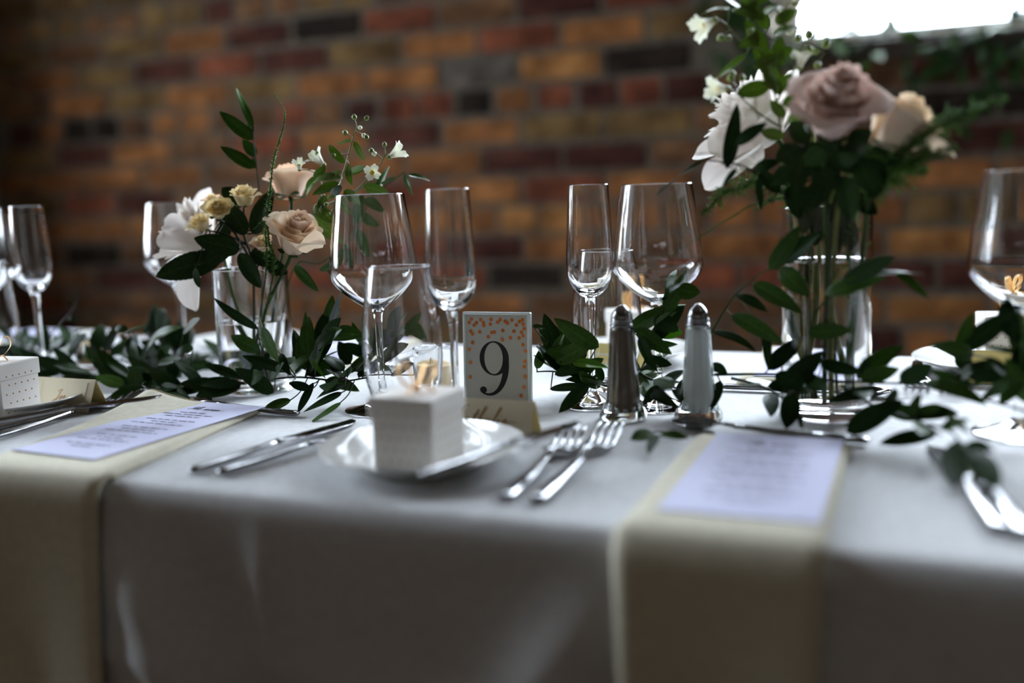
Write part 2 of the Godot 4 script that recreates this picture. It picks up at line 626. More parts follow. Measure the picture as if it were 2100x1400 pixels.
const HOLE := [-0.31, 1.45, 1.325, 2.70]
const HIGH := [-1.86, 0.0, 2.232, 2.98]
const BRICK_ROWS := {
	6: [[-2.9, "t"], [-2.62, "b"], [-2.39, "t"], [-2.19, "o"], [-2.09, "o"], [-1.92, "d"], [-1.72, "t"], [-1.59, "k"], [-1.42, "r"], [-1.21, "o"], [-1.12, "b"], [-.97, "d"], [-.64, "r"], [-.43, "b"]],
	5: [[-2.94, "b"], [-2.74, "o"], [-2.5, "t"], [-2.28, "d"], [-2.1, "t"], [-2.03, "r"], [-1.97, "t"], [-1.79, "d"], [-1.59, "t"], [-1.47, "t"], [-1.32, "o"], [-1.07, "r"], [-.91, "o"], [-.77, "o"], [-.58, "t"], [-.43, "b"]],
	4: [[-2.84, "b"], [-2.6, "o"], [-2.35, "t"], [-2.11, "o"], [-1.9, "t"], [-1.67, "o"], [-1.44, "o"], [-1.2, "g"], [-.96, "O"], [-.73, "t"], [-.61, "k"], [-.52, "r"], [-.33, "b"], [-.1, "d"], [.13, "b"]],
	3: [[-2.95, "d"], [-2.82, "o"], [-2.69, "k"], [-2.55, "k"], [-2.35, "b"], [-2.23, "o"], [-2.11, "o"], [-1.96, "b"], [-1.8, "r"], [-1.68, "b"], [-1.57, "d"], [-1.44, "r"], [-1.3, "r"], [-1.18, "k"], [-1.05, "o"], [-.93, "r"], [-.8, "d"], [-.68, "r"], [-.55, "d"], [-.43, "b"], [-.04, "b"], [.13, "d"]],
	2: [[-2.99, "b"], [-2.83, "t"], [-2.6, "d"], [-2.35, "o"], [-2.12, "b"], [-1.88, "r"], [-1.64, "o"], [-1.42, "d"], [-1.18, "o"], [-.95, "t"], [-.76, "r"], [-.64, "t"], [-.47, "b"], [.02, "d"], [.19, "k"]],
	1: [[-2.96, "o"], [-2.77, "o"], [-2.55, "o"], [-2.36, "r"], [-2.28, "o"], [-1.98, "b"], [-1.7, "o"], [-1.48, "o"], [-1.28, "o"], [-1.07, "d"], [-.83, "d"], [-.61, "o"], [-.45, "b"], [.02, "b"], [.19, "d"]],
	0: [[-2.87, "t"], [-2.62, "r"], [-2.44, "d"], [-2.2, "b"], [-1.8, "o"], [-1.45, "r"], [-1.19, "o"], [-.95, "r"], [-.72, "o"], [-.54, "b"], [-.41, "b"], [.04, "o"], [.19, "b"]],
	-1: [[-2.93, "d"], [-2.73, "o"], [-2.51, "o"], [-2.29, "b"], [-1.63, "b"], [-1.37, "o"], [-1.13, "o"], [-1, "O"], [-.89, "O"], [-.77, "o"], [-.48, "b"], [-.36, "o"], [.02, "o"], [.15, "t"]],
	-2: [[-2.84, "b"], [-2.67, "k"], [-2.46, "b"], [-1.72, "b"], [-1.46, "r"], [-1.12, "d"], [-1.01, "o"], [-.92, "o"], [-.68, "b"], [-.41, "o"], [0, "o"], [.11, "O"]],
	-3: [[-2.8, "b"], [-2.63, "t"], [-2.45, "d"], [-1.73, "r"], [-1.13, "r"], [-1.04, "d"], [-.99, "k"], [-.92, "d"], [-.68, "b"], [-.41, "r"], [.03, "d"], [.15, "d"]],
	-4: [[-2.77, "r"], [-2.55, "b"], [-1.75, "o"], [-1.11, "o"], [-1.04, "k"], [-.95, "b"], [-.44, "b"], [-.33, "o"], [.02, "o"], [.16, "O"]],
	-5: [[-2.97, "b"], [-2.43, "o"], [-1.76, "o"], [.01, "d"], [.12, "o"], [-.41, "b"]],
	7: [[-2.74, "t"], [-2.52, "b"], [-2.26, "t"], [-2.01, "d"], [-1.82, "b"], [-1.58, "t"], [-1.41, "d"], [-.95, "r"]]}

func brick_wall():
	var holes := [HOLE, [-1.9, -0.55, 2.26, 2.98]]
	var w = holed("wall_back", true, -3.36, 4.2, WALL + 0.006, WALL + 0.30, 3.5, holes, M.mortar)
	window("window_1", R(0.57, WALL + 0.24, 2.0125), ROOM_TURN, 1.76, 1.375, 2, 2)
	window("window_3", R(-1.225, WALL + 0.24, 2.62), ROOM_TURN, 1.35, 0.72, 3, 1)
	slab("trim_1", HOLE[0], HOLE[1], WALL - 0.03, WALL + 0.21, HOLE[2] - 0.035, HOLE[2], M.dark_wood)
	var shapes := []
	for k in 6:
		var j := rng.randf_range(-0.003, 0.003)
		shapes.append([block(Vector3(0.235 + j, 0.072 + rng.randf_range(-0.002, 0.002), 0.05), rng.randf_range(0.003, 0.007)), block(Vector3(0.110 + j, 0.072 + rng.randf_range(-0.002, 0.002), 0.05), rng.randf_range(0.003, 0.007))])
	var rest := {}
	var count := 0
	for k in range(-11, 29):
		var head: bool = posmod(k, 4) == 3
		var pitch := 0.125 if head else 0.25
		var off := 0.03 if head else (0.11 if posmod(k, 2) == 1 else -0.015)
		var y := 0.985 + 0.086 * k
		if y > 3.46:
			break
		var i0 := int(floor((-3.0 - off) / pitch))
		for i in range(i0, int(4.0 / pitch)):
			var x := (i + 0.5) * pitch + off
			var inside := false
			for h in holes:
				if x + pitch * 0.35 > h[0] and x - pitch * 0.35 < h[1] and y + 0.03 > h[2] and y - 0.03 < h[3]:
					inside = true
			if inside or x > 3.95 or x < -3.02:
				continue
			var c := "obtrodbt"[rng.randi() % 8]
			var near := false
			if BRICK_ROWS.has(k):
				var gap := pitch
				for e in BRICK_ROWS[k]:
					if absf(e[0] - x) < gap:
						gap = absf(e[0] - x)
						c = e[1]
				near = x < 0.5 and x > -3.0
			var tilt := Basis(Vector3.FORWARD, rng.randf_range(-0.006, 0.006))
			var xf := Transform3D(tilt, Vector3(x, y + rng.randf_range(-0.002, 0.002), -(WALL + 0.025 + rng.randf_range(-0.003, 0.003))))
			var mesh: Mesh = shapes[rng.randi() % 6][1 if head else 0]
			if near and count < 292:
				part(w, "brick", mesh, M["brick_" + c], xf)
				count += 1
			else:
				if not rest.has(c):
					rest[c] = []
				rest[c].append([mesh, xf])
	for c in rest:
		var o := part(w, "brickwork", joined(rest[c]), M["brick_" + c])
		o.set_meta("kind", "stuff")

# ---------------------------------------------------------------- table and cloth
func table_and_cloth():
	var t := thing("trestle_table", "long wooden trestle table hidden under the white tablecloth", "table", T(-0.3, (EDGE + FAR) / 2, -0.75), TABLE_TURN)
	part(t, "tabletop", block(Vector3(4.3, 0.03, FAR - EDGE - 0.03), 0.008), M.dark_wood, at(0, 0.73, 0))
	for x in [-1.9, 1.9]:
		for z in [-0.28, 0.28]:
			part(t, "leg", block(Vector3(0.05, 0.715, 0.05), 0.006), M.dark_wood, at(x, 0.3575, z))
	var fn := FastNoiseLite.new()
	fn.seed = 4
	fn.frequency = 1.6
	var W := FAR - EDGE
	var f := func(a: float, b: float) -> Vector3:
		var x := lerpf(-2.5, 1.9, a)
		var l := lerpf(-0.70, W + 0.6, b)
		var v := EDGE + clampf(l, 0.0, W)
		var y := 0.0
		var d := maxf(-l, l - W)
		if d > 0.0:
			var rad := 0.012
			var arc := minf(d, rad * PI / 2)
			var down := maxf(0.0, d - rad * PI / 2)
			var out := rad * sin(arc / rad)
			y = -(rad * (1.0 - cos(arc / rad)) + down)
			var wave := down * (0.05 * fn.get_noise_2d(x * 0.9, 3.0) + 0.035 * sin(x * 9.0 + 1.0)) + down * 0.04
			if l < 0.0:
				# pressed creases and soft pulls from the table edge
				var cr := absf(x + 0.455 + 0.02 * down)
				wave += 0.010 * exp(-pow(cr / 0.010, 2.0)) * smoothstep(0.0, 0.05, down)
				wave += 0.006 * exp(-pow((down - 0.125) / 0.012, 2.0))
				wave += 0.022 * smoothstep(0.0, 0.1, down) * exp(-pow((x + 0.60 - 0.45 * down) / 0.035, 2.0))
				wave -= 0.018 * smoothstep(0.0, 0.1, down) * exp(-pow((x + 0.53 - 0.45 * down) / 0.035, 2.0))
				wave += 0.018 * smoothstep(0.0, 0.1, down) * exp(-pow((x + 0.17 + 0.6 * down) / 0.03, 2.0))
				v -= out - rad + 0.012 + wave
			else:
				v += out + wave
		else:
			y = 0.0008 * exp(-pow((l - 0.37) / 0.006, 2.0)) + 0.0006 * exp(-pow((x + 0.455) / 0.006, 2.0))
		return T(x, v, y - 0.0009)
	tag_mesh("tablecloth", sheet(440, 150, f, 0.0012), M.linen, "white linen tablecloth draped over the long table", "tablecloth")

func tag_mesh(n, mesh, m, label, category, group := "") -> MeshInstance3D:
	var o := MeshInstance3D.new()
	o.name = numbered(n)
	o.mesh = mesh
	o.material_override = m
	add_child(o)
	return tag(o, label, category, group)

# a folded cloth strip lying on the table from v1 to the edge and hanging down over it by drop
func napkin(label, u0, u1, s0, v1, drop, lift, side := 1.0):
	var o := thing("napkin", label, "napkin", Vector3.ZERO, 0.0)
	var edge := EDGE if side > 0.0 else FAR
	var L: float = absf(v1 - edge)
	var shape := func(grow: float, th: float) -> Callable:
		return func(a: float, b: float) -> Vector3:
			var l := lerpf(L + grow, -drop, b)
			var w := lerpf(u0 - grow, u1 + grow, a)
			var y: float = th + lift * pow(maxf(0.0, l / L), 3.0) * pow(1.0 - a, 3.0)
			# rounded sides of the folded bundle
			y -= (th - 0.0008) * (pow(1.0 - minf(1.0, a * 14.0), 2.0) + pow(1.0 - minf(1.0, (1.0 - a) * 14.0), 2.0)) * 0.8
			if l > L + grow - 0.008:
				y -= (th - 0.0008) * 0.7 * (l - L - grow + 0.008) / 0.008
			var u: float = w + s0 * (L - maxf(l, 0.0))
			var v: float = edge + side * maxf(l, 0.0)
			if l < 0.0:
				var rad := 0.016 + th
				var arc := minf(-l, rad * PI / 2)
				var down := maxf(0.0, -l - rad * PI / 2)
				v -= side * (rad * sin(arc / rad) + 0.004 + down * (0.05 + 0.03 * sin(a * 5.0 + u0 * 20.0)) + y - th)
				y = th - rad * (1.0 - cos(arc / rad)) - down
				u += s0 * -l * 0.25 + (a - 0.5) * -0.02 * minf(1.0, down * 4.0)
			return T(u, v, y + 0.0012)
	var cloth := part(o, "cloth", sheet(40, 70, shape.call(0.0, 0.0065), 0.0055), M.napkin_cloth)
	var top := PackedVector3Array()
	for i in 31:
		top.append(shape.call(0.0, 0.0065).call(i / 30.0, 0.004) + Vector3(0, 0.0004, 0))
	sub(cloth, "stitching", tube(top, 0.0007, 5), M.thread)
	return o

func scribble(w: float, size: float, seed_: int) -> Array:
	var r := RandomNumberGenerator.new()
	r.seed = seed_
	var out := []
	var x := 0.0
	while x < w:
		var word := r.randf_range(2.5, 6.0) * size
		var p := []
		var k := x
		var up := true
		while k < minf(w, x + word):
			p.append(Vector3(k, (size * r.randf_range(0.55, 1.0)) if up else 0.0, 0))
			up = not up
			k += size * r.randf_range(0.22, 0.4)
		if p.size() > 2:
			out.append(p)
		x += word + size * 0.9
	return out

func menu(label, u, v, turn, w, l, h, tilt := 0.0):
	var o := thing("menu_card", label, "menu", T(u, v, h), TABLE_TURN + turn)
	o.rotation.x = 0.0
	var card := part(o, "card", block(Vector3(w, 0.0006, l), 0.0002), M.menu_paper, at(0, 0.0003, 0))
	var flat := Basis(Vector3.RIGHT, -PI / 2)
	var hand := lettering("The menu", 0.0105)
	sub(card, "heading", hand, M.grey_ink, Transform3D(flat, Vector3(-0.024, 0.0009, -l / 2 + 0.035)))
	var lines := []
	var z: float = -l / 2 + 0.05
	var widths := [0.45, 0.8, 0.55, 0.75, 0.4, 0.82, 0.7, 0.5, 0.78, 0.62, 0.4, 0.76, 0.66, 0.3]
	for i in widths.size():
		var lw: float = w * 0.82 * widths[i]
		for p in scribble(lw, 0.0024, i + 3):
			var q := []
			for t in p:
				q.append(t + Vector3(-lw / 2, -z, 0))
			lines.append(q)
		z += 0.0165 if i % 3 == 2 else 0.0085
	sub(card, "printed_lines", pen(lines, 0.0005, 0.0009), M.grey_ink, Transform3D(flat, Vector3(0, 0.0009, 0)))
	return o

func napkins_and_menus():
	napkin("cream folded napkin hanging over the near table edge at the right, under a menu", -0.177, -0.046, 0.0, 0.858, 0.5, 0.0)
	menu("white menu card on the right napkin near the forks", -0.1045, 0.742, 0.0, 0.105, 0.222, 0.0082)
	napkin("cream folded napkin hanging over the near table edge at the left, under a menu", -0.795, -0.643, 0.14, 0.866, 0.5, 0.017)
	menu("white menu card on the left napkin in front of the low vase", -0.6905, 0.746, -0.075, 0.105, 0.222, 0.0085)
	napkin("cream folded napkin on the far table side behind the tall vase", -0.185, -0.055, 0.0, 1.12, 0.3, 0.0, -1.0)
	menu("white menu card on the far napkin behind the tall vase", -0.115, 1.235, 0.0, 0.105, 0.21, 0.0082)
	napkin("cream folded napkin on the far table side between the vase and the tumbler", -0.83, -0.70, 0.0, 1.12, 0.3, 0.0, -1.0)
	menu("white menu card on the far napkin behind the round red wine glass", -0.765, 1.235, 0.0, 0.105, 0.21, 0.0082)
	napkin("cream folded napkin on the far table side at the far left", -1.50, -1.37, 0.0, 1.12, 0.3, 0.0, -1.0)
	menu("white menu card on the far left napkin beside two knives", -1.435, 1.235, 0.0, 0.105, 0.21, 0.0082)

# ---------------------------------------------------------------- handwriting
const GLYPHS := {
	"N": ["-.1,.05 .05,.02 .2,.9 .28,1.15", ".22,1.1 .42,.1", ".42,.1 .62,1.0 .75,1.25 .95,1.2"],
	"T": [".0,.8 .25,1.05 .6,1.0 .85,1.1", ".5,1.0 .35,.3 .2,.0 .05,.1"],
	"J": [".15,.85 .35,1.05 .75,1.1", ".55,1.1 .42,.3 .25,-.25 .0,-.3 .05,-.05 .5,.15"],
	"a": [".36,.42 .15,.4 .06,.15 .18,.02 .34,.35 .4,.42", ".38,.4 .32,.08 .42,.02 .55,.15"],
	"t": [".0,.15 .15,.5 .28,1.0", ".28,1.0 .14,.2 .2,.02 .38,.15", ".0,.68 .2,.66 .42,.72"],
	"h": [".0,.15 .2,.6 .34,1.1 .26,1.12 .12,.3 .05,.0", ".07,.15 .24,.42 .32,.36 .28,.06 .36,.02 .5,.15"],
	"l": [".0,.15 .2,.6 .32,1.1 .24,1.12 .13,.3 .16,.02 .3,.12"],
	"i": [".0,.15 .12,.42 .1,.1 .16,.02 .3,.15", ".17,.6 .19,.64"],
	"e": [".0,.15 .2,.22 .27,.38 .18,.45 .07,.25 .12,.02 .25,.04 .42,.18"],
	"o": [".22,.42 .1,.35 .06,.12 .18,.02 .3,.15 .28,.38 .2,.42 .3,.34 .45,.36"],
	"m": [".0,.2 .1,.42 .05,.0", ".06,.2 .2,.42 .24,.3 .2,.0", ".21,.2 .36,.42 .4,.3 .36,.05 .44,.02 .55,.15"],
	"n": [".0,.2 .1,.42 .05,.0", ".06,.2 .2,.42 .26,.3 .22,.05 .3,.02 .42,.15"],
	"u": [".0,.2 .1,.42 .06,.1 .14,.02 .28,.4", ".3,.42 .26,.08 .34,.02 .46,.15"],
}
const ADVANCE := {"N": 0.85, "T": 0.62, "J": 0.6, "a": 0.48, "t": 0.34, "h": 0.44, "l": 0.28, "i": 0.28, "e": 0.36, "o": 0.4, "m": 0.52, "n": 0.4, "u": 0.44, " ": 0.4}

func lettering(s: String, size: float) -> ArrayMesh:
	var paths := []
	var x := 0.0
	for c in s:
		if GLYPHS.has(c):
			for g in GLYPHS[c]:
				var q := []
				for p in P2(g):
					q.append(Vector3(p.x + x + 0.28 * p.y, p.y, 0) * size)
				paths.append(q)
		x += ADVANCE.get(c, 0.4) + 0.06
	var tail := [Vector3(x - 0.12, 0.15, 0) * size, Vector3(x + 0.3, 0.3, 0) * size, Vector3(x + 0.65, 0.26, 0) * size]
	paths.append(tail)
	return pen(paths, 0.05 * size, 0.16 * size)

# ---------------------------------------------------------------- glassware
func wine_glass_mesh() -> Dictionary:
	var V := func(x, y): return Vector2(x, y)
	var bowl := [V.call(0, .1075), V.call(.005, .1068), V.call(.010, .1085), V.call(.020, .1150), V.call(.030, .1225), V.call(.040, .1320), V.call(.0445, .1390), V.call(.0458, .1450), V.call(.0453, .1530), V.call(.0430, .1750), V.call(.0395, .2000), V.call(.0356, .2252), V.call(.0352, .2262), V.call(.0346, .2262), V.call(.0344, .2250), V.call(.0384, .2000), V.call(.0419, .1750), V.call(.0442, .1530), V.call(.0446, .1455), V.call(.0432, .1398), V.call(.0388, .1332), V.call(.0290, .1242), V.call(.0180, .1160), V.call(.008, .1112), V.call(0, .1100)]
	var foot := [V.call(0, 0), V.call(.0375, 0), V.call(.0385, .0006), V.call(.0380, .0014), V.call(.030, .0028), V.call(.018, .0055), V.call(.008, .0105), V.call(0, .0105)]
	var stem := [V.call(0, .0106), V.call(.0079, .0106), V.call(.0052, .018), V.call(.0042, .035), V.call(.0040, .06), V.call(.0043, .09), V.call(.0055, .102), V.call(.0085, .1072), V.call(0, .1074)]
	return {"bowl": lathe(bowl, 64), "foot": lathe(foot, 48), "stem": lathe(stem, 32)}

func flute_mesh() -> Dictionary:
	var V := func(x, y): return Vector2(x, y)
	var bowl := [V.call(0, .1130), V.call(.0055, .1128), V.call(.0115, .1165), V.call(.0175, .1225), V.call(.0222, .1310), V.call(.0240, .1390), V.call(.0243, .1480), V.call(.0232, .1800), V.call(.0214, .2150), V.call(.0207, .2272), V.call(.0204, .2280), V.call(.0199, .2280), V.call(.0197, .2270), V.call(.0204, .2150), V.call(.0222, .1800), V.call(.0232, .1480), V.call(.0228, .1395), V.call(.0208, .1325), V.call(.0160, .1250), V.call(.0095, .1205), V.call(0, .1190)]
	var foot := [V.call(0, 0), V.call(.0325, 0), V.call(.0335, .0006), V.call(.0330, .0014), V.call(.025, .0026), V.call(.014, .0055), V.call(.0065, .011), V.call(0, .011)]
	var stem := [V.call(0, .0111), V.call(.0064, .0111), V.call(.0043, .020), V.call(.0036, .045), V.call(.0038, .085), V.call(.0046, .102), V.call(.0065, .1125), V.call(0, .1129)]
	return {"bowl": lathe(bowl, 56), "foot": lathe(foot, 44), "stem": lathe(stem, 32)}

func tumbler_mesh() -> ArrayMesh:
	var V := func(x, y): return Vector2(x, y)
	var p := [V.call(0, 0.001), V.call(.014, 0), V.call(.018, .0015), V.call(.024, .010), V.call(.0315, .026), V.call(.0368, .048), V.call(.0387, .070), V.call(.0382, .092), V.call(.0350, .124), V.call(.0296, .1560), V.call(.0292, .1568), V.call(.0287, .1568), V.call(.0285, .1558), V.call(.0338, .124), V.call(.0370, .092), V.call(.0375, .070), V.call(.0356, .0485), V.call(.0300, .0275), V.call(.0205, .0140), V.call(.010, .0092), V.call(0, .0085)]
	return lathe(p, 60)

func glassware():
	var w := wine_glass_mesh()
	var f := flute_mesh()
	var t := tumbler_mesh()
	var wines := [
		[T(-.5224, .9064, 0), "tall wine glass with a wide bowl behind the white gift box"],
		[T(-.2415, .9872, 0), "wide wine glass standing between the flute and the tall vase behind the shakers"],
		[T(.0871, .9464, 0), "wine glass cut by the right edge of the photo"],
		[T(-0.985, 1.15), "wine glass half hidden behind the white peony of the low vase"],
		[T(-1.205, 1.012), "wine glass cut by the left edge of the photo behind the flute"]]
	var first: Node3D
	for e in wines:
		if first == null:
			first = thing("wine_glass", e[1], "wine glass", e[0], 0.0)
			part(first, "bowl", w.bowl, M.glass)
			part(first, "stem", w.stem, M.glass)
			part(first, "foot", w.foot, M.glass)
		else:
			copy_of(first, "wine_glass", e[1], e[0], 0.0)
	var flutes := [
		[T(-.4095, .8553, 0), "champagne flute standing left of the table number card"],
		[T(-.3104, .9791, 0), "champagne flute between the number card and the pepper shaker"],
		[T(-1.0991, .9997, 0), "champagne flute standing alone near the left edge of the photo"]]
	first = null
	for e in flutes:
		if first == null:
			first = thing("champagne_flute", e[1], "flute", e[0], 0.0)
			part(first, "bowl", f.bowl, M.glass)
			part(first, "stem", f.stem, M.glass)
			part(first, "foot", f.foot, M.glass)
		else:
			copy_of(first, "champagne_flute", e[1], e[0], 0.0)
	var tumblers := [
		[T(-.4578, .8416, 0), "stemless glass in front of the tall wine glass, bottom hidden by the gift box"],
		[T(-.3163, 1.0549, 0), "stemless glass seen through the flute right of the number card"],
		[T(-1.135, 0.95), "stemless glass cut by the left edge of the photo beside the dotted box"],
		[T(-0.86, 1.15), "stemless glass seen through the low vase"]]
	for e in tumblers:
		var o := tag_mesh("stemless_glass", t, M.glass, e[1], "tumbler")
		o.position = e[0]

# ---------------------------------------------------------------- vases
func vase(label, at_, r, h, level):
	var o := thing("cylinder_vase", label, "vase", at_, 0.0)
	var V := func(x, y): return Vector2(x, y)
	part(o, "glass_wall", lathe([V.call(0, 0), V.call(r - .004, 0), V.call(r - .001, .001), V.call(r, .004), V.call(r, h - .001), V.call(r - .001, h), V.call(r - .0025, h), V.call(r - .0035, h - .001), V.call(r - .0035, .018), V.call(r - .006, .0145), V.call(r - .012, .0125), V.call(0, .012)], 72), M.vase_glass)
	var q: float = r - .0037
	part(o, "water", lathe([V.call(0, .0123), V.call(q - .0085, .0127), V.call(q - .0026, .0147), V.call(q, .0182), V.call(q, level + .0012), V.call(q - .0012, level + .0004), V.call(q - .003, level), V.call(0, level)], 64), M.vase_water)
	return o

func vases():
	vase("low cylinder vase of flowers left of the wine glasses", T(-0.727, 0.972), 0.0435, 0.146, 0.083)
	vase("tall cylinder vase of flowers at the right", T(-0.078, 0.985), 0.0415, 0.199, 0.149)

# ---------------------------------------------------------------- cards and boxes
func nine_mesh() -> ArrayMesh:
	var v := PackedVector3Array()
	var uv := PackedVector2Array()
	var idx := PackedInt32Array()
	var strip := func(outer: Array, inner: Array):
		var b := v.size()
		for i in outer.size():
			v.append(outer[i])
			v.append(inner[i])
			uv.append(Vector2.ZERO)
			uv.append(Vector2.ZERO)
			if i > 0:
				for t in [0, 1, 2, 1, 3, 2]:
					idx.append(b + i * 2 - 2 + t)
	var o := []
	var n := []
	for i in 49:
		var a := TAU * i / 48
		o.append(Vector3(cos(a) * 0.29, 0.685 + sin(a) * 0.315, 0))
		n.append(Vector3(-0.012 + cos(a) * 0.182, 0.685 + sin(a) * 0.288, 0))
	strip.call(o, n)
	o = []
	n = []
	for i in 25:
		var t := i / 24.0
		var a := lerpf(0.15, -1.95, t)
		o.append(Vector3(-0.10 + cos(a) * 0.39 * 1.0, 0.57 + sin(a) * 0.575, 0))
		n.append(Vector3(-0.115 + cos(a) * lerpf(0.285, 0.37, t * t), 0.585 + sin(a) * lerpf(0.5, 0.555, t), 0))
	strip.call(o, n)
	o = []
	n = []
	for i in 25:
		var a := TAU * i / 24
		o.append(Vector3(-0.222 + cos(a) * 0.068, 0.10 + sin(a) * 0.062, 0))
		n.append(Vector3(-0.222, 0.10, 0))
	strip.call(o, n)
	return arr_mesh(v, uv, idx)

func disc(r: float) -> ArrayMesh:
	return lathe([Vector2(0, 0.0001), Vector2(r, 0.0001), Vector2(r, 0.0), Vector2(0, 0.0)], 14)

func number_card():
	var w := 0.0775
	var h := 0.0985
	var o := thing("number_card", "white framed table number card with a black 9 and copper dots", "table number", (T(-.4504, .9554, 0) + T(-.3692, .9609, 0)) / 2.0, TABLE_TURN)
	var lean := Basis(Vector3.RIGHT, -0.05)
	var base := Transform3D(lean, Vector3.ZERO)
	part(o, "backing", block(Vector3(w - 0.002, h - 0.002, 0.003), 0.0006), M.sign_paper, base * at(0, h / 2, -0.0025))
	var face := part(o, "face", block(Vector3(w - 0.005, h - 0.004, 0.0008), 0.0002), M.sign_paper, base * at(-0.001, h / 2 - 0.002, -0.0008))
	# chamfered frame bars catch the window light
	for e in [[Vector3(0, h - 0.0015, 0), Vector3(w, 0.003, 0.006)], [Vector3(w / 2 - 0.0018, h / 2, 0), Vector3(0.0036, h, 0.006)], [Vector3(-w / 2 + 0.0012, h / 2, 0), Vector3(0.0024, h, 0.006)], [Vector3(0, 0.001, 0), Vector3(w, 0.002, 0.006)]]:
		part(o, "frame", block(e[1], 0.0009), M.sign_frame, base * at(e[0].x, e[0].y, -0.001))
	var nine := nine_mesh()
	sub(face, "numeral", nine, M.ink, base * Transform3D(Basis.from_scale(Vector3(0.0585, 0.0585, 1)), Vector3(-0.0035, 0.009, -0.0002)))
	var dots := [[.09, .97], [.05, .93], [.13, .90], [.17, .93], [.24, .965], [.29, .90], [.285, .93], [.40, .915], [.41, .97], [.52, .94], [.56, .97], [.64, .95], [.675, .93], [.75, .965], [.82, .91], [.87, .95], [.92, .97], [.93, .92], [.945, .87], [.07, .83], [.10, .80], [.22, .825], [.42, .82], [.46, .825], [.36, .77], [.60, .845], [.78, .84], [.59, .74], [.72, .765], [.86, .765], [.90, .83], [.925, .79], [.10, .70], [.92, .69], [.06, .47], [.95, .50], [.935, .44], [.95, .33], [.88, .11], [.96, .62], [.04, .62], [.05, .30], [.93, .21]]
	var up := Basis(Vector3.RIGHT, PI / 2)
	for d in dots:
		sub(face, "copper_dot", dot_mesh, M.copper_foil, base * Transform3D(up, Vector3((d[0] - 0.5) * (w - 0.007), d[1] * (h - 0.005), -0.0003)))

var dot_mesh: ArrayMesh

func place_card(label, at_, turn, name_, h := 0.034, w := 0.087):
	var o := thing("place_card", label, "place card", at_, turn)
	var slope := 0.42
	var l := h / cos(slope)
	for s in [-1.0, 1.0]:
		var b := Basis(Vector3.RIGHT, -s * slope)
		var flap := part(o, "flap", block(Vector3(w, l, 0.0007), 0.0002), M.card_paper if s > 0 else M.card_inside, Transform3D(b, Vector3(0, h / 2, s * h / 2 * tan(slope))))
		if s > 0:
			var face := Transform3D(b, Vector3(0, h / 2, h / 2 * tan(slope))) * at(0, 0, 0.0006)
			if name_ != "":
				sub(flap, "name_lettering", lettering(name_, 0.0145 if name_.length() > 4 else 0.0105), M.gold_ink, face * at(-0.0395 if name_.length() > 4 else -0.011, -0.006, 0))
			for x in [-w / 2 + 0.010, w / 2 - 0.010]:
				sub(flap, "embossed_line", block(Vector3(0.0006, l - 0.008, 0.0006), 0.0001), M.card_paper, face * at(x, 0, -0.0001))
	return o

func gift_box(label, at_, turn, size := 0.05) -> Node3D:
	var o := thing("gift_box", label, "gift box", at_, turn)
	var body := size * 0.72
	var box := part(o, "box_body", block(Vector3(size * 0.94, body, size * 0.94), 0.001), M.gift_card, at(0, body / 2, 0))
	var lid := size * 0.30
	var top_lid := part(o, "lid", block(Vector3(size, lid, size), 0.0012), M.gift_card, at(0, body + lid / 2 - 0.002, 0))
	for q in 4:
		var turn_b := Basis(Vector3.UP, PI / 2 * q)
		for i in 5:
			for j in 5:
				var x := (i - 2) * 0.0088 + (0.0044 if j % 2 else 0.0) - 0.0022
				var y := 0.006 + j * 0.0095
				var d: float = size * 0.47 if y < body - 0.003 else size * 0.5
				if absf(x) > size * 0.44:
					continue
				sub(box if y < body - 0.003 else top_lid, "gold_dot", speck_mesh, M.gold_ink, Transform3D(turn_b * Basis(Vector3.RIGHT, PI / 2), turn_b * Vector3(x, y, d + 0.0001)))
	# twine bow
	var top := body + lid - 0.002
	var bow_turn := Transform3D(Basis(Vector3.UP, 0.75), Vector3.ZERO)
	for s in [-1.0, 1.0]:
		part(o, "bow_loop", ribbon(smooth_path([Vector3(0, top + 0.001, 0), Vector3(s * 0.004, top + 0.014, 0.001), Vector3(s * 0.008, top + 0.024, 0.002), Vector3(s * 0.014, top + 0.024, 0.003), Vector3(s * 0.015, top + 0.015, 0.003), Vector3(s * 0.008, top + 0.006, 0.002), Vector3(0, top + 0.002, 0.001)]), 0.006), M.gold_ribbon, bow_turn)
		part(o, "bow_tail", ribbon(smooth_path([Vector3(0, top + 0.0015, 0), Vector3(s * 0.006, top + 0.006, 0.008), Vector3(s * 0.011, top + 0.001, 0.014)]), 0.005), M.gold_ribbon, bow_turn)
	part(o, "bow_knot", lathe([Vector2(0, 0), Vector2(.0025, .0008), Vector2(.003, .003), Vector2(.002, .005), Vector2(0, .0058)], 10), M.gold_ribbon, at(0, top, 0))
	return o

var speck_mesh: ArrayMesh

func ribbon(pts: PackedVector3Array, w: float) -> ArrayMesh:
	var n := pts.size()
	return sheet(n - 1, 1, func(a: float, b: float) -> Vector3: return pts[mini(int(round(a * (n - 1))), n - 1)] + Vector3(0.2, 0.3, 0.93) * (b - 0.5) * w, 0.0003)

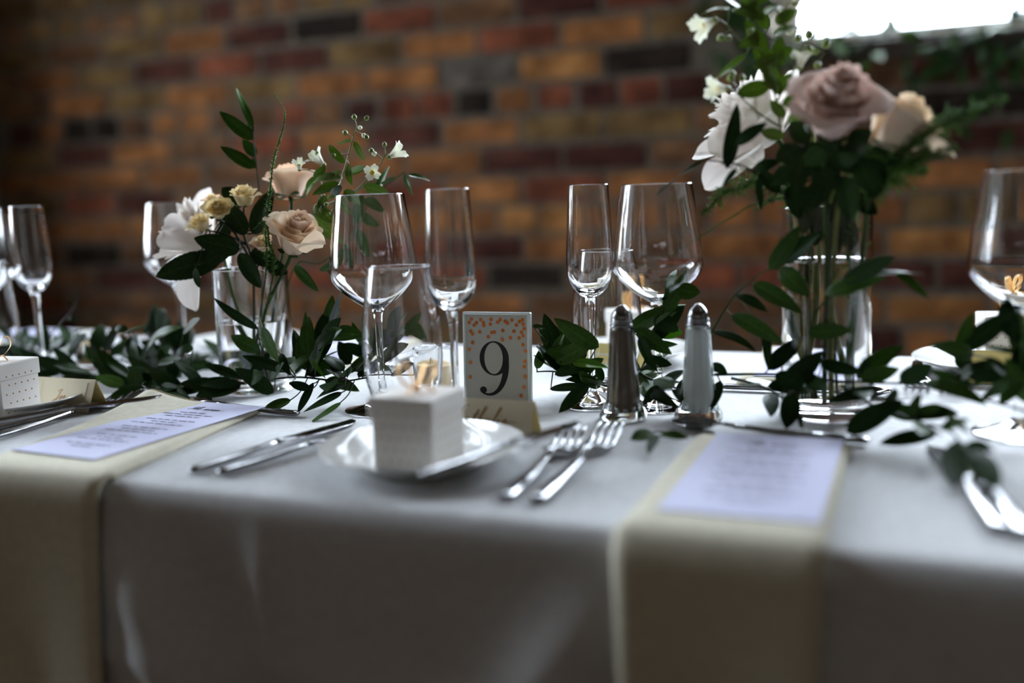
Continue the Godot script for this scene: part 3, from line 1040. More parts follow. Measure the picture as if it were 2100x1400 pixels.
func cards_and_boxes():
	dot_mesh = disc(0.0021)
	speck_mesh = disc(0.0009)
	number_card()
	place_card("cream tent place card lettered Nathalie, beside the gift box", T(-.3611, .8287, 0), TABLE_TURN, "Nathalie")
	place_card("cream tent place card lettered Joe, near the left edge", T(-.8813, .8323, 0), TABLE_TURN - 0.02, "Joe")
	place_card("blank side of a cream place card at the right edge of the photo", T(.0963, 1.19, -.0213) * Vector3(1, 0, 1) + Vector3(0, 0.75, 0), TABLE_TURN + PI, "")
	place_card("small cream place card behind the leaves right of the number card", T(-0.345, 1.17), TABLE_TURN + PI, "")
	var a := gift_box("white gift box with a gold bow on the plate in front of the number card", T(-.3716, .7032, .0078) , -0.43, 0.0585)
	copy_of(a, "gift_box", "white gold dotted box at the left edge of the photo", T(-.9019, .7611, .0078), TABLE_TURN + 0.1)
	copy_of(a, "gift_box", "white gift box behind the flute right of the number card", T(-0.345, 1.262, 0.0078), TABLE_TURN + 0.5)
	copy_of(a, "gift_box", "white gold dotted box on the far plate at the right edge of the photo", T(.0991, 1.262, .0082) * Vector3(1, 0, 1) + Vector3(0, 0.7578, 0), TABLE_TURN + 0.12)

# ---------------------------------------------------------------- cutlery
# a bar along -z with elliptical sections [z, half width, half height, centre height]
func bar(sec: Array, seg := 14) -> ArrayMesh:
	var v := PackedVector3Array()
	var uv := PackedVector2Array()
	var idx := PackedInt32Array()
	for e in sec:
		for i in seg:
			var a := TAU * i / seg
			v.append(Vector3(cos(a) * e[1], e[3] + sin(a) * e[2], -e[0]))
			uv.append(Vector2.ZERO)
	for j in sec.size() - 1:
		for i in seg:
			var p := j * seg + i
			var q := j * seg + (i + 1) % seg
			for t in [p, q, p + seg, q, q + seg, p + seg]:
				idx.append(t)
	v.append(Vector3(0, sec[0][3], -sec[0][0]))
	v.append(Vector3(0, sec[-1][3], -sec[-1][0]))
	uv.append(Vector2.ZERO)
	uv.append(Vector2.ZERO)
	var n := sec.size()
	for i in seg:
		for t in [n * seg, (i + 1) % seg, i, n * seg + 1, (n - 1) * seg + i, (n - 1) * seg + (i + 1) % seg]:
			idx.append(t)
	return arr_mesh(v, uv, idx, true)

func handle_mesh(L: float, w: float) -> ArrayMesh:
	return bar([[0.0, w * .25, .0012, .0035], [0.0012, w * .42, .0023, .0036], [0.005, w * .5, .0030, .0037], [L * .35, w * .5, .0029, .0038], [L * .65, w * .43, .0026, .0042], [L * .85, w * .33, .0023, .005], [L, w * .26, .0022, .0056]], 18)

func put_cutlery(o: Node3D, from: Vector3, to: Vector3):
	o.position = from
	o.look_at_from_position(from, to, Vector3.UP)

func knife(label, from, to, length, group := "") -> Node3D:
	var o := thing("knife", label, "knife", Vector3.ZERO, 0.0, group)
	var hl: float = length * 0.47
	part(o, "handle", handle_mesh(hl, 0.0125), M.steel)
	var bl: float = length - hl
	var f := func(a: float, b: float) -> Vector3:
		var z: float = hl + bl * b
		var half: float = 0.0088 * (0.42 + 0.58 * smoothstep(0.0, 0.22, b)) * (1.0 if b < 0.72 else sqrt(maxf(0.0, 1.0 - pow((b - 0.72) / 0.28, 2.0))))
		var x := lerpf(-0.0075, -0.0075 + half * 2.0, a)
		return Vector3(x, 0.0058 - 0.0035 * b, -z)
	part(o, "bolster", bar([[hl - .004, .0034, .0022, .0056], [hl + .002, .0046, .0028, .0056], [hl + .010, .0036, .0014, .0056], [hl + .02, .0046, .0008, .0052]], 14), M.steel)
	part(o, "blade", sheet(6, 26, f, 0.0011), M.steel)
	put_cutlery(o, from, to)
	return o

func fork(label, from, to, length) -> Node3D:
	var o := thing("fork", label, "fork", Vector3.ZERO, 0.0)
	var hl: float = length * 0.56
	part(o, "handle", handle_mesh(hl, 0.0125), M.steel)
	var prof := func(z: float) -> float: # height along the fork: rises at the neck, dips at the bowl, lifts at the tips
		var t: float = z / length
		return 0.0056 + 0.006 * exp(-pow((t - 0.62) / 0.07, 2.0)) - 0.002 * exp(-pow((t - 0.78) / 0.07, 2.0)) + 0.008 * smoothstep(0.84, 1.0, t)
	var neck := func(a: float, b: float) -> Vector3:
		var z: float = lerpf(hl - 0.004, length * 0.735, b)
		var w: float = lerpf(0.0036, 0.0030, minf(1.0, b * 2.0)) + 0.0105 * smoothstep(0.35, 0.85, b)
		return Vector3((a - 0.5) * 2.0 * w, prof.call(z) - 0.0015 * pow((a - 0.5) * 2.0, 2.0) * (1.0 - b) , -z)
	var nk := part(o, "neck", sheet(8, 18, neck, 0.0020), M.steel)
	for k in 4:
		var x0: float = (k - 1.5) * 0.0073
		var tine := func(a: float, b: float) -> Vector3:
			var z: float = lerpf(length * 0.72, length, b)
			var w: float = lerpf(0.0024, 0.0013, b)
			return Vector3(x0 * lerpf(1.0, 0.96, b) + (a - 0.5) * 2.0 * w, prof.call(z), -z)
		sub(nk, "tine", sheet(2, 12, tine, 0.0018), M.steel)
	put_cutlery(o, from, to)
	return o

func spoon(label, from, to, length) -> Node3D:
	var o := thing("dessert_spoon", label, "spoon", Vector3.ZERO, 0.0)
	var hl: float = length * 0.66
	part(o, "handle", handle_mesh(hl, 0.0115), M.steel)
	part(o, "neck", bar([[hl - .004, .0030, .0020, .0056], [hl + .012, .0026, .0016, .0072], [hl + .022, .0040, .0012, .0066]], 12), M.steel)
	var b0: float = hl + .016
	var f := func(a: float, b: float) -> Vector3:
		var t := b * 2.0 - 1.0
		var w: float = 0.0175 * sqrt(maxf(0.0, 1.0 - t * t)) * (1.0 - 0.12 * t)
		var u := (a - 0.5) * 2.0
		var bl: float = (length - b0)
		return Vector3(u * w, 0.0066 - 0.0062 * (1.0 - u * u) * (1.0 - t * t), -(b0 + bl * b))
	part(o, "spoon_bowl", sheet(12, 18, f, 0.0010), M.steel)
	put_cutlery(o, from, to)
	return o

func cutlery():
	knife("table knife left of the gift box plate, farther left of the pair", T(-.5522, .64, 0), T(-.5199, .8331, 0), 0.212)
	knife("table knife beside the gift box plate, nearer the plate of the pair", T(-.5247, .6414, 0), T(-.4815, .8296, 0), 0.212)
	fork("dinner fork nearest the gift box plate, left of the pair", T(-.2729, .643, 0), T(-.282, .8463, 0), 0.190)
	fork("dinner fork beside the right napkin, right of the pair", T(-.2483, .6439, 0), T(-.2532, .8747, 0), 0.212)
	knife("butter knife lying across the rim of the gift box plate", T(-.3225, .6135, .021), T(-.278, .7103, .027), 0.168)
	spoon("dessert spoon lying above the right menu card", T(-.0327, .8743, 0), T(-.1982, .9001, 0), 0.178)
	spoon("dark dessert spoon lying above the left menu card", T(-.5901, .8524, 0), T(-.7811, .8816, 0), 0.178)
	fork("dinner fork near the lower left edge, lower of the pair", T(-.8343, .6758, 0), T(-.8444, .8984, 0), 0.212)
	fork("dinner fork near the lower left edge, upper of the pair", T(-.8754, .7019, 0), T(-.8352, .8376, 0), 0.19)
	knife("butter knife on the left plate in front of the Joe card", T(-.8167, .6583, .021), T(-.7428, .7325, .027), 0.168)
	knife("table knife under leaves at the lower right, left of the pair", T(.0527, .667, 0), T(.0253, .8364, 0), 0.212)
	knife("table knife under leaves at the lower right edge", T(.0658, .6606, 0), T(.0466, .8273, 0), 0.212)
	fork("far fork right of the tall vase, left of the pair", T(0.005, 1.285), T(0.005, 1.10), 0.19)
	fork("far fork right of the tall vase, right of the pair", T(0.040, 1.290), T(0.040, 1.08), 0.205)
	spoon("dessert spoon on the far side seen through the leaves behind the salt", T(-0.195, 1.085), T(-0.02, 1.085), 0.175)
	knife("far knife at the left edge, upper of two", T(-1.31, 1.30), T(-1.31, 1.08), 0.212)
	knife("far knife at the left edge, lower of two", T(-1.345, 1.29), T(-1.345, 1.08), 0.212)
	fork("far fork left of the stemless glass, lying near the far table edge", T(-0.655, 1.285), T(-0.655, 1.09), 0.19)
	fork("far fork behind the stemless glass near the far table edge", T(-0.615, 1.285), T(-0.615, 1.08), 0.205)
	knife("butter knife on the far plate at the right edge", T(0.09, 1.26, 0.020), T(0.225, 1.215, 0.026), 0.160)

# ---------------------------------------------------------------- plates
func plates():
	var V := func(x, y): return Vector2(x, y)
	var mesh := lathe([V.call(0, .003), V.call(.045, .003), V.call(.048, 0), V.call(.051, 0), V.call(.053, .004), V.call(.066, .0095), V.call(.0855, .0165), V.call(.0865, .0178), V.call(.0855, .0188), V.call(.066, .0125), V.call(.054, .0075), V.call(.050, .0066), V.call(0, .0062)], 80)
	for e in [[T(-.3785, .7213, 0), "white side plate holding the gift box and a butter knife"], [T(-.9361, .7964, 0), "white side plate at the left edge of the photo"], [T(-0.345, 1.245), "white side plate behind the leaves right of the number card"], [T(.0844, 1.245, .0067) * Vector3(1, 0, 1) + Vector3(0, 0.75, 0), "white side plate near the far table edge at the right"], [T(-0.95, 1.245), "white side plate on the far side left of the low vase"]]:
		var o := tag_mesh("side_plate", mesh, M.china, e[1], "plate")
		o.position = e[0] + Vector3(0, 0.0006, 0)

# ---------------------------------------------------------------- shakers and candles
func shaker(label, at_, fill: Material):
	var o := thing("shaker", label, "shaker", at_, 0.0)
	var V := func(x, y): return Vector2(x, y)
	part(o, "glass_body", lathe([V.call(0, .001), V.call(.0215, 0), V.call(.0238, .001), V.call(.0236, .004), V.call(.0205, .011), V.call(.0172, .020), V.call(.0150, .045), V.call(.0118, .088), V.call(.0112, .0905), V.call(.0095, .0907), V.call(.0090, .0890), V.call(.0125, .045), V.call(.0148, .020), V.call(.0152, .0075), V.call(0, .0065)], 12), M.shaker_glass)
	part(o, "filling", lathe([V.call(0, .0070), V.call(.0149, .0080), V.call(.0145, .020), V.call(.0123, .045), V.call(.0090, .0868), V.call(0, .0875)], 24), fill)
	part(o, "metal_cap", lathe([V.call(0, .0908), V.call(.0112, .0908), V.call(.0118, .0912), V.call(.0118, .0928), V.call(.0105, .0934), V.call(.0105, .0940), V.call(.0112, .0946), V.call(.0112, .0956), V.call(.0102, .0962), V.call(.0110, .0970), V.call(.0110, .0978), V.call(.0101, .0984), V.call(.0104, .0994), V.call(.0100, .1020), V.call(.0085, .1055), V.call(.0058, .1090), V.call(.0030, .1113), V.call(0, .1118)], 28), M.chrome)

func shakers():
	shaker("glass pepper shaker with a metal cap, left of the two shakers", T(-.262, .9248, 0), M.pepper)
	shaker("glass salt shaker with a metal cap, right of the two shakers", T(-.1914, .9413, 0), M.salt)

func votive(label, at_, r, h, wax_h):
	var o := thing("votive_holder", label, "candle holder", at_, 0.0)
	var V := func(x, y): return Vector2(x, y)
	part(o, "glass_cup", lathe([V.call(0, 0), V.call(r * .86, 0), V.call(r * .9, .001), V.call(r, h - .001), V.call(r - .001, h), V.call(r - .002, h - .001), V.call(r * .86, .007), V.call(0, .006)], 44), M.glass)
	return o

func candle(label, at_, r, h):
	var o := thing("candle", label, "candle", at_, 0.0)
	var V := func(x, y): return Vector2(x, y)
	var wx := part(o, "wax", lathe([V.call(0, 0), V.call(r, 0), V.call(r, h - .002), V.call(r - .002, h), V.call(r * .5, h - .0015), V.call(0, h - .002)], 36), M.wax)
	sub(wx, "wick", tube(PackedVector3Array([Vector3(0, h - .003, 0), Vector3(0.0005, h + .003, 0), Vector3(0.002, h + .006, 0)]), 0.0006, 5), M.wick)

func candles():
	var p := T(-.5036, .998, 0)
	votive("small glass votive cup behind the flute left of the number card", p, 0.0235, 0.053, 0.03)
	candle("cream candle in the votive cup behind the flute", p + Vector3(0, 0.0066, 0), 0.0195, 0.027)
	p = T(-1.0727, 1.0669, 0)
	votive("small glass votive cup among the leaves near the left flute", p, 0.0275, 0.052, 0.03)
	candle("cream candle in the left votive cup among the leaves", p + Vector3(0, 0.0066, 0), 0.0225, 0.026)

# ---------------------------------------------------------------- plants
var stems := {}

func leaf_shape(kind: String, i: int) -> ArrayMesh:
	var key := kind + str(i)
	if leaf_meshes.has(key):
		return leaf_meshes[key]
	var g := RandomNumberGenerator.new()
	g.seed = 50 + i * 7 + kind.length() * 3
	var arch := g.randf_range(-0.05, 0.16)
	var twist := g.randf_range(-0.7, 0.7)
	var fold := g.randf_range(0.02, 0.10)
	var sway := g.randf_range(-0.05, 0.05)
	var f := func(a: float, b: float) -> Vector3:
		var u := a * 2.0 - 1.0
		var w := pow(b, 0.55) * pow(1.0 - b, 0.8) / 0.401
		if kind == "rose":
			w = pow(b, 0.55) * pow(1.0 - b, 0.75) / 0.414
			w *= 1.0 + 0.07 * (fmod(b * 13.0, 1.0) - 0.4) * absf(u)
		elif kind == "jasmine":
			w = pow(b, 0.6) * pow(1.0 - b, 0.75) / 0.40
		elif kind == "blade":
			w = pow(b, 0.35) * pow(1.0 - b, 0.5) / 0.55
		w = maxf(w, 0.035)
		var y := fold * absf(u) * w + arch * 4.0 * b * (1.0 - b) - 0.03 * u * u * w
		var z := u * 0.5 * w
		var t := twist * (b - 0.2)
		return Vector3(b, y * cos(t) + z * sin(t) * 0.45, z * cos(t) - y * sin(t) + sway * 4.0 * b * (1.0 - b))
	var m := grid(6, 26 if kind == "rose" else 12, f)
	leaf_meshes[key] = m
	return m

func lf(o: Node3D, kind: String, base: Vector3, tip: Vector3, width: float, face := 1.0, twig := true):
	var shape: String = {"r": "ruscus", "d": "ruscus", "y": "ruscus", "o": "rose", "j": "jasmine", "b": "blade"}[kind]
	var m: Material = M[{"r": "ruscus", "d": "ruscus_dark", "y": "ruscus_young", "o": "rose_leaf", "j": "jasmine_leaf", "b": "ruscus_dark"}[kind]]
	var x := tip - base
	var len := x.length()
	var dir := x.normalized()
	var want := Vector3.UP.lerp(-tv + Vector3.UP * 0.25, face * 0.5) + Vector3(rng.randf_range(-.3, .3), rng.randf_range(-.1, .1), rng.randf_range(-.3, .3))
	var nrm := (want - dir * want.dot(dir)).normalized()
	if nrm.y < 0 and face < 1.5:
		nrm = -nrm
	var side := dir.cross(nrm)
	part(o, "leaf", leaf_shape(shape, rng.randi() % 6), m, Transform3D(Basis(dir * len, nrm * len, side * width), base - o.position))
	if twig and stems.has(o):
		var best := Vector3.ZERO
		var bd := 1e9
		for path in stems[o].paths:
			for p in path:
				if p.distance_to(base) < bd:
					bd = p.distance_to(base)
					best = p
		if bd > 0.002 and bd < 0.085:
			var mid := best.lerp(base, 0.5) + Vector3(0, -0.004 * minf(1.0, bd * 30.0), 0)
			stems[o].twigs.append(smooth_path([best, mid, base + dir * len * 0.04], 4))

# a stem with side twigs, whose leaves are added afterwards with lf and which leafy() or close_stem() finishes
func sprig(n: String, label: String, category: String, paths: Array, radius: float, m: Material, group := "") -> Node3D:
	var o := thing(n, label, category, paths[0][0], 0.0, group)
	var sm := []
	for p in paths:
		sm.append(smooth_path(p, 8))
	stems[o] = {"paths": sm, "twigs": [], "r": radius, "m": m}
	return o

func close_stem(o: Node3D):
	var s: Dictionary = stems[o]
	var list := []
	for p in s.paths:
		list.append([tube(p, [s.r, s.r * 0.55], 6), Transform3D(Basis.IDENTITY, -o.position)])
	for p in s.twigs:
		list.append([tube(p, s.r * 0.5, 5), Transform3D(Basis.IDENTITY, -o.position)])
	part(o, "stem", joined(list), s.m)

# leaves set alternately along the stem
func leafy(o: Node3D, count: int, kinds: String, len0: float, len1: float, spread := 1.0, lift := 0.3, from := 0.0, to := 1.0):
	var s: Dictionary = stems[o]
	for i in count:
		var path: PackedVector3Array = s.paths[i % s.paths.size()]
		var k := clampi(int(lerpf(from, to, (i + rng.randf()) / count) * (path.size() - 1)), 0, path.size() - 2)
		var d := (path[k + 1] - path[k]).normalized()
		var side := d.cross(Vector3.UP).normalized() * (1.0 if i % 2 else -1.0)
		var dir := (d * rng.randf_range(0.3, 1.0) + side * rng.randf_range(0.2, 1.0) * spread + Vector3.UP * rng.randf_range(-0.35, 1.0) * (lift + 0.5)).normalized()
		var ln := rng.randf_range(len0, len1)
		var b := path[k] + dir * 0.006
		var tip := b + dir * ln
		if tip.y < 0.756:
			tip.y = 0.756 + rng.randf() * 0.006
		if b.y < 0.755:
			b.y = 0.755
		lf(o, kinds[rng.randi() % kinds.length()], b, tip, ln * rng.randf_range(0.34, 0.44), rng.randf_range(0.5, 2.0))

func garland():
	var D := "garland of glossy ruscus leaves "
	var a = sprig("ruscus_branch", "ruscus branch lying left of the low vase, running out at the left edge", "greenery", [[T(-.7119, .93, .0172), T(-.8175, .935, .0075), T(-.9641, .96, .0107), T(-1.1073, .985, .0178), T(-1.2915, 1, .0237)], [T(-.8175, .935, .0075), T(-.9333, .98, .026), T(-1.0902, 1.02, .028), T(-1.2692, 1.03, .0266)]], .0016, M.stem_dark, "ruscus branches of the table garland")
	lf(a, "d", T(-.8227, .96, .0687), T(-.7871, .95, .0884), .0141, 1)
	lf(a, "r", T(-.8908, .97, .0426), T(-.8198, .96, .076), .018, 1)
	lf(a, "d", T(-.7999, .95, .0529), T(-.8192, .94, .0451), .0152, 1)
	lf(a, "d", T(-.7868, .91, .0089), T(-.8272, .9, .0369), .0204, 2)
	lf(a, "d", T(-.7074, .92, .0221), T(-.753, .91, .0405), .0134, 1)
	lf(a, "d", T(-.9877, .97, .0635), T(-.9977, .95, .0322), .0187, 2)
	lf(a, "r", T(-.9813, .96, .0544), T(-.9467, .94, .0323), .0135, 2)
	lf(a, "r", T(-.9183, .96, .062), T(-.869, .95, .0777), .0157, 1)
	lf(a, "d", T(-.8985, .95, .0723), T(-.9185, .95, .0732), .0109, 1)
	lf(a, "d", T(-.8974, .95, .0614), T(-.8644, .93, .0377), .0155, 1)
	lf(a, "r", T(-.8973, .95, .0626), T(-.9019, .93, .0528), .0108, 1)
	lf(a, "r", T(-.8648, .9, .0135), T(-.8968, .89, .0259), .0185, 1)
	lf(a, "d", T(-.8451, .9, .0125), T(-.8462, .9, .0352), .0229, 2)
	lf(a, "d", T(-.8242, .89, .0147), T(-.8481, .86, .0071), .0202, 1)
	lf(a, "d", T(-1.067, .95, .0314), T(-1.0762, .93, .0491), .0164, 1)
	lf(a, "r", T(-1.0664, .98, .0219), T(-1.0124, .97, .0445), .0167, 1)
	lf(a, "d", T(-.85, .94, .0335), T(-.8024, .93, .0425), .0163, 1)
	lf(a, "d", T(-.8095, .9, .0157), T(-.7505, .88, .004), .0145, 1)
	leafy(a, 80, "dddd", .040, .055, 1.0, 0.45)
	var a2 = sprig("ruscus_branch", "dense dark ruscus branch lying behind the low vase towards the left flute", "greenery", [[T(-.6811, 1.02, .0251), T(-.798, 1.06, .0101), T(-.9086, 1.06, .0112), T(-1.093, 1.12, .0076), T(-1.2262, 1.12, .0114), T(-1.401, 1.12, .0131)], [T(-.9086, 1.06, .0112), T(-.9557, 1.07, .0385), T(-.9895, 1.08, .0431)]], .0015, M.stem_dark, "ruscus branches of the table garland")
	leafy(a2, 56, "dddd", .040, .052, 1.0, 0.5)
	close_stem(a2)
	close_stem(a)
	var v = sprig("vine_tendril", "thin curling vine tendril rising beside the left flute", "greenery", [[T(-1.1051, 1.02, .0494), T(-1.0804, 1.02, .0688), T(-1.0559, 1.02, .0891), T(-1.0471, 1.02, .1038), T(-1.0539, 1.02, .1183), T(-1.0664, 1.02, .1215)]], .0009, M.stem_dark)
	lf(v, "d", T(-1.0662, 1.02, .077), T(-1.0512, 1.02, .0719), .0093, 2)
	lf(v, "d", T(-1.0556, 1.02, .0918), T(-1.0637, 1.02, .1023), .004, 2)
	close_stem(v)
	var b = sprig("ruscus_branch", "ruscus branch crossing in front of the low vase towards the wine glass", "greenery", [[T(-.7004, .915, .0205), T(-.6331, .915, .0291), T(-.5751, .915, .0269), T(-.5382, .925, .0313), T(-.4987, .94, .03)], [T(-.6237, .92, .0291), T(-.6204, .93, .0506), T(-.6075, .94, .0713), T(-.5988, .95, .0866)], [T(-.5751, .915, .0269), T(-.5761, .96, .0442), T(-.555, .98, .0611), T(-.5311, .99, .0813)]], .0014, M.stem_dark, "ruscus branches of the table garland")
	lf(b, "d", T(-.6822, .92, .0815), T(-.7239, .9, .1181), .0109, 2)
	lf(b, "r", T(-.6779, .915, .0586), T(-.7125, .91, .0746), .0175, 2)
	lf(b, "d", T(-.6607, .91, .0108), T(-.7027, .9, .0393), .0196, 2)
	lf(b, "d", T(-.6374, .91, .0359), T(-.6953, .905, .0531), .0152, 1)
	lf(b, "r", T(-.617, .88, .0112), T(-.6403, .86, .0026), .0141, 1)
	lf(b, "d", T(-.5995, .89, .0216), T(-.6256, .89, .0281), .0116, 1)
	lf(b, "r", T(-.5483, .87, .0143), T(-.572, .83, -.0067), .0135, 1)
	lf(b, "r", T(-.6349, .94, .0563), T(-.6316, .94, .0995), .0071, 2)
	lf(b, "r", T(-.6132, .95, .0709), T(-.6017, .95, .1167), .0142, 2)
	lf(b, "r", T(-.614, .95, .0698), T(-.5593, .94, .0734), .0217, 1)
	lf(b, "d", T(-.631, .94, .047), T(-.6082, .95, .0605), .0088, 1)
	lf(b, "r", T(-.6257, .93, .0471), T(-.5909, .92, .039), .0119, 1)
	lf(b, "y", T(-.6165, .92, .0485), T(-.5914, .91, .03), .0053, 1)
	lf(b, "d", T(-.6013, .9, .0271), T(-.6025, .87, .0002), .0104, 1)
	lf(b, "d", T(-.559, .89, .0202), T(-.5889, .86, .0036), .0133, 1)
	lf(b, "d", T(-.5629, .9, .0254), T(-.5856, .88, .0136), .0124, 1)
	lf(b, "r", T(-.555, .98, .0611), T(-.5233, .98, .0948), .011, 2)
	lf(b, "r", T(-.5686, .97, .0556), T(-.5847, .96, .0855), .0132, 2)
	lf(b, "d", T(-.5226, .93, .0374), T(-.5603, .92, .0368), .0158, 1)
	lf(b, "d", T(-.5696, .96, .0471), T(-.5941, .95, .0619), .0142, 1)
	lf(b, "r", T(-.5405, 1, .0641), T(-.5128, 1, .0925), .0122, 2)
	lf(b, "d", T(-.5571, .97, .0375), T(-.5145, .96, .0623), .0185, 1)
	lf(b, "d", T(-.5032, .95, .0426), T(-.5287, .94, .0273), .0159, 1)
	lf(b, "r", T(-.5322, 1, .0783), T(-.5045, .99, .0607), .0166, 1)
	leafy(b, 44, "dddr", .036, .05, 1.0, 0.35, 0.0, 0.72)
	close_stem(b)
	var tw = sprig("ruscus_branch", "thin yellow green twig with three leaves hanging before the low vase", "greenery", [[T(-.6296, .91, .0307), T(-.648, .91, .0558), T(-.6672, .912, .0741), T(-.6756, .915, .0928), T(-.6797, .92, .1031)]], .0009, M.stem_yellow, "ruscus branches of the table garland")
	lf(tw, "r", T(-.6708, .91, .0842), T(-.6435, .9, .0483), .0183, 2)
	lf(tw, "d", T(-.6466, .908, .0562), T(-.6295, .9, .0336), .0107, 2)
	close_stem(tw)
	var c = sprig("ruscus_branch", "bright ruscus branch between the number card and the pepper shaker", "greenery", [[T(-.3008, 1, .0156), T(-.3245, .99, .0256), T(-.3509, .98, .0333), T(-.3711, .975, .0335)], [T(-.3245, .99, .0256), T(-.3468, .985, .0467), T(-.3554, .98, .0656)]], .0013, M.stem_dark, "ruscus branches of the table garland")
	lf(c, "r", T(-.2998, .97, .0623), T(-.3406, .95, .0946), .019, 2)
	lf(c, "r", T(-.3452, .965, .0465), T(-.3033, .96, .0688), .0191, 2)
	lf(c, "y", T(-.3253, .96, .0469), T(-.2838, .95, .0444), .0139, 1)
	lf(c, "r", T(-.3513, .97, .0475), T(-.3364, .97, .0773), .0112, 2)
	lf(c, "r", T(-.3691, .97, .0376), T(-.355, .97, .0681), .0113, 2)
	lf(c, "d", T(-.3758, .98, .0819), T(-.361, .98, .079), .0062, 1)
	lf(c, "d", T(-.3449, .96, .035), T(-.3107, .96, .0433), .0141, 1)
	lf(c, "d", T(-.3053, .95, .0271), T(-.3276, .92, .0031), .0148, 1)
	lf(c, "d", T(-.3476, .95, .0208), T(-.3049, .95, .0246), .012, 1)
	lf(c, "r", T(-.3332, .97, .0573), T(-.355, .96, .0573), .0132, 2)
	lf(c, "r", T(-.318, .98, .0484), T(-.3292, .98, .0714), .0112, 2)
	lf(c, "r", T(-.3204, .97, .0371), T(-.2948, .97, .0507), .0141, 1)
	leafy(c, 22, "drr", .036, .046, 1.0, 0.5, 0.0, 0.62)
	close_stem(c)
	var d = sprig("ruscus_branch", "ruscus branch with a curled top leaf between the two shakers", "greenery", [[T(-.2873, .99, .0139), T(-.2607, .98, .0349), T(-.2462, .975, .0663), T(-.2321, .97, .0994), T(-.226, .97, .1117)], [T(-.2607, .98, .0349), T(-.2317, .975, .0242), T(-.2034, .97, .0213)]], .0013, M.stem_dark, "ruscus branches of the table garland")
	lf(d, "r", T(-.2688, .975, .0794), T(-.2163, .97, .1064), .0176, 2)
	lf(d, "d", T(-.2411, .97, .0944), T(-.2143, .96, .0825), .0174, 2)
	lf(d, "y", T(-.2434, .985, .0795), T(-.2159, .985, .0765), .0168, 2)
	lf(d, "r", T(-.2603, .97, .0822), T(-.2214, .96, .0589), .0166, 2)
	lf(d, "d", T(-.2556, .965, .0751), T(-.2342, .955, .0408), .0122, 2)
	lf(d, "r", T(-.2284, .965, .1001), T(-.212, .965, .1263), .0125, 2)
	lf(d, "r", T(-.2159, .965, .1234), T(-.1929, .96, .1201), .0171, 2)
	lf(d, "r", T(-.252, .98, .0664), T(-.2199, .98, .0657), .0109, 1)
	lf(d, "r", T(-.2552, .95, .0414), T(-.2407, .945, .0301), .0058, 1)
	lf(d, "d", T(-.2343, .96, .0458), T(-.2543, .96, .0412), .0088, 1)
	lf(d, "d", T(-.243, .95, .0236), T(-.2061, .92, .0145), .0123, 1)
	lf(d, "d", T(-.2331, .95, .0289), T(-.244, .93, .012), .0115, 1)
	lf(d, "d", T(-.2527, .97, .052), T(-.2238, .97, .0464), .0128, 1)
	leafy(d, 20, "ddr", .034, .046, 1.0, 0.3)
	close_stem(d)
	var e = sprig("ruscus_branch", "arching ruscus sprig climbing from the salt shaker to the tall vase", "greenery", [[T(-.1865, .96, .0724), T(-.1723, .955, .0972), T(-.1571, .95, .1195), T(-.14, .945, .1347), T(-.1273, .94, .1437), T(-.1133, .94, .1504)]], .0012, M.stem_green, "ruscus branches of the table garland")
	lf(e, "r", T(-.1238, .94, .1433), T(-.0957, .93, .1851), .016, 2)
	lf(e, "d", T(-.1138, .94, .1504), T(-.0784, .93, .1769), .0176, 2)
	lf(e, "r", T(-.1151, .94, .1455), T(-.088, .93, .1201), .0187, 2)
	lf(e, "r", T(-.1397, .94, .1306), T(-.092, .92, .1049), .0169, 2)
	lf(e, "d", T(-.1571, .95, .1195), T(-.1263, .94, .1047), .0101, 1)
	lf(e, "r", T(-.1612, .95, .1003), T(-.11, .93, .0764), .0155, 2)
	lf(e, "d", T(-.1281, .94, .0914), T(-.124, .93, .0509), .01, 2)
	lf(e, "d", T(-.1799, .955, .0829), T(-.1384, .95, .0657), .0103, 1)
	close_stem(e)
	var w = sprig("ruscus_branch", "broad leaved ruscus spray reaching right across the tall vase", "greenery", [[T(-.0832, .935, .1054), T(-.0712, .93, .1193), T(-.0585, .925, .133), T(-.0341, .92, .1411), T(-.0135, .92, .1411)]], .0012, M.stem_green, "ruscus branches of the table garland")
	lf(w, "d", T(-.0606, .925, .1343), T(-.0168, .915, .1557), .0204, 1)
	lf(w, "d", T(-.0401, .92, .1394), T(.0074, .91, .1419), .0151, 1)
	lf(w, "r", T(-.0151, .92, .1419), T(.0113, .91, .1212), .0079, 2)
	lf(w, "r", T(-.0754, .93, .1224), T(-.0233, .92, .1385), .0138, 2)
	lf(w, "r", T(-.0895, .935, .0865), T(-.0513, .93, .0901), .015, 2)
	close_stem(w)
	var f = sprig("ruscus_branch", "long dark ruscus branch lying across the foot of the tall vase", "greenery", [[T(-.1915, .96, .0394), T(-.1109, .935, .0468), T(-.0598, .93, .0432), T(.0122, .925, .0435), T(.057, .91, .036), T(.0965, .9, .0272)], [T(-.0597, .93, .0396), T(-.0274, .9, .0273), T(.004, .87, .0241), T(.022, .84, .0199)], [T(-.1623, .955, .038), T(-.1286, .945, .0317), T(-.0947, .92, .0176)]], .0016, M.stem_dark, "ruscus branches of the table garland")
	lf(f, "d", T(-.0777, .925, .061), T(-.0391, .92, .0538), .0166, 1)
	lf(f, "d", T(-.1097, .925, .0354), T(-.0757, .93, .0709), .0205, 2)
	lf(f, "r", T(-.0431, .92, .048), T(-.0106, .92, .0587), .0155, 2)
	lf(f, "r", T(.0089, .92, .0469), T(.0584, .9, .0331), .0149, 1)
	lf(f, "r", T(.0482, .92, .045), T(.0134, .92, .0578), .0101, 1)
	lf(f, "d", T(-.0272, .91, .0422), T(-.0711, .9, .03), .0146, 1)
	lf(f, "d", T(-.0993, .91, .0343), T(-.1032, .89, .0059), .0183, 2)
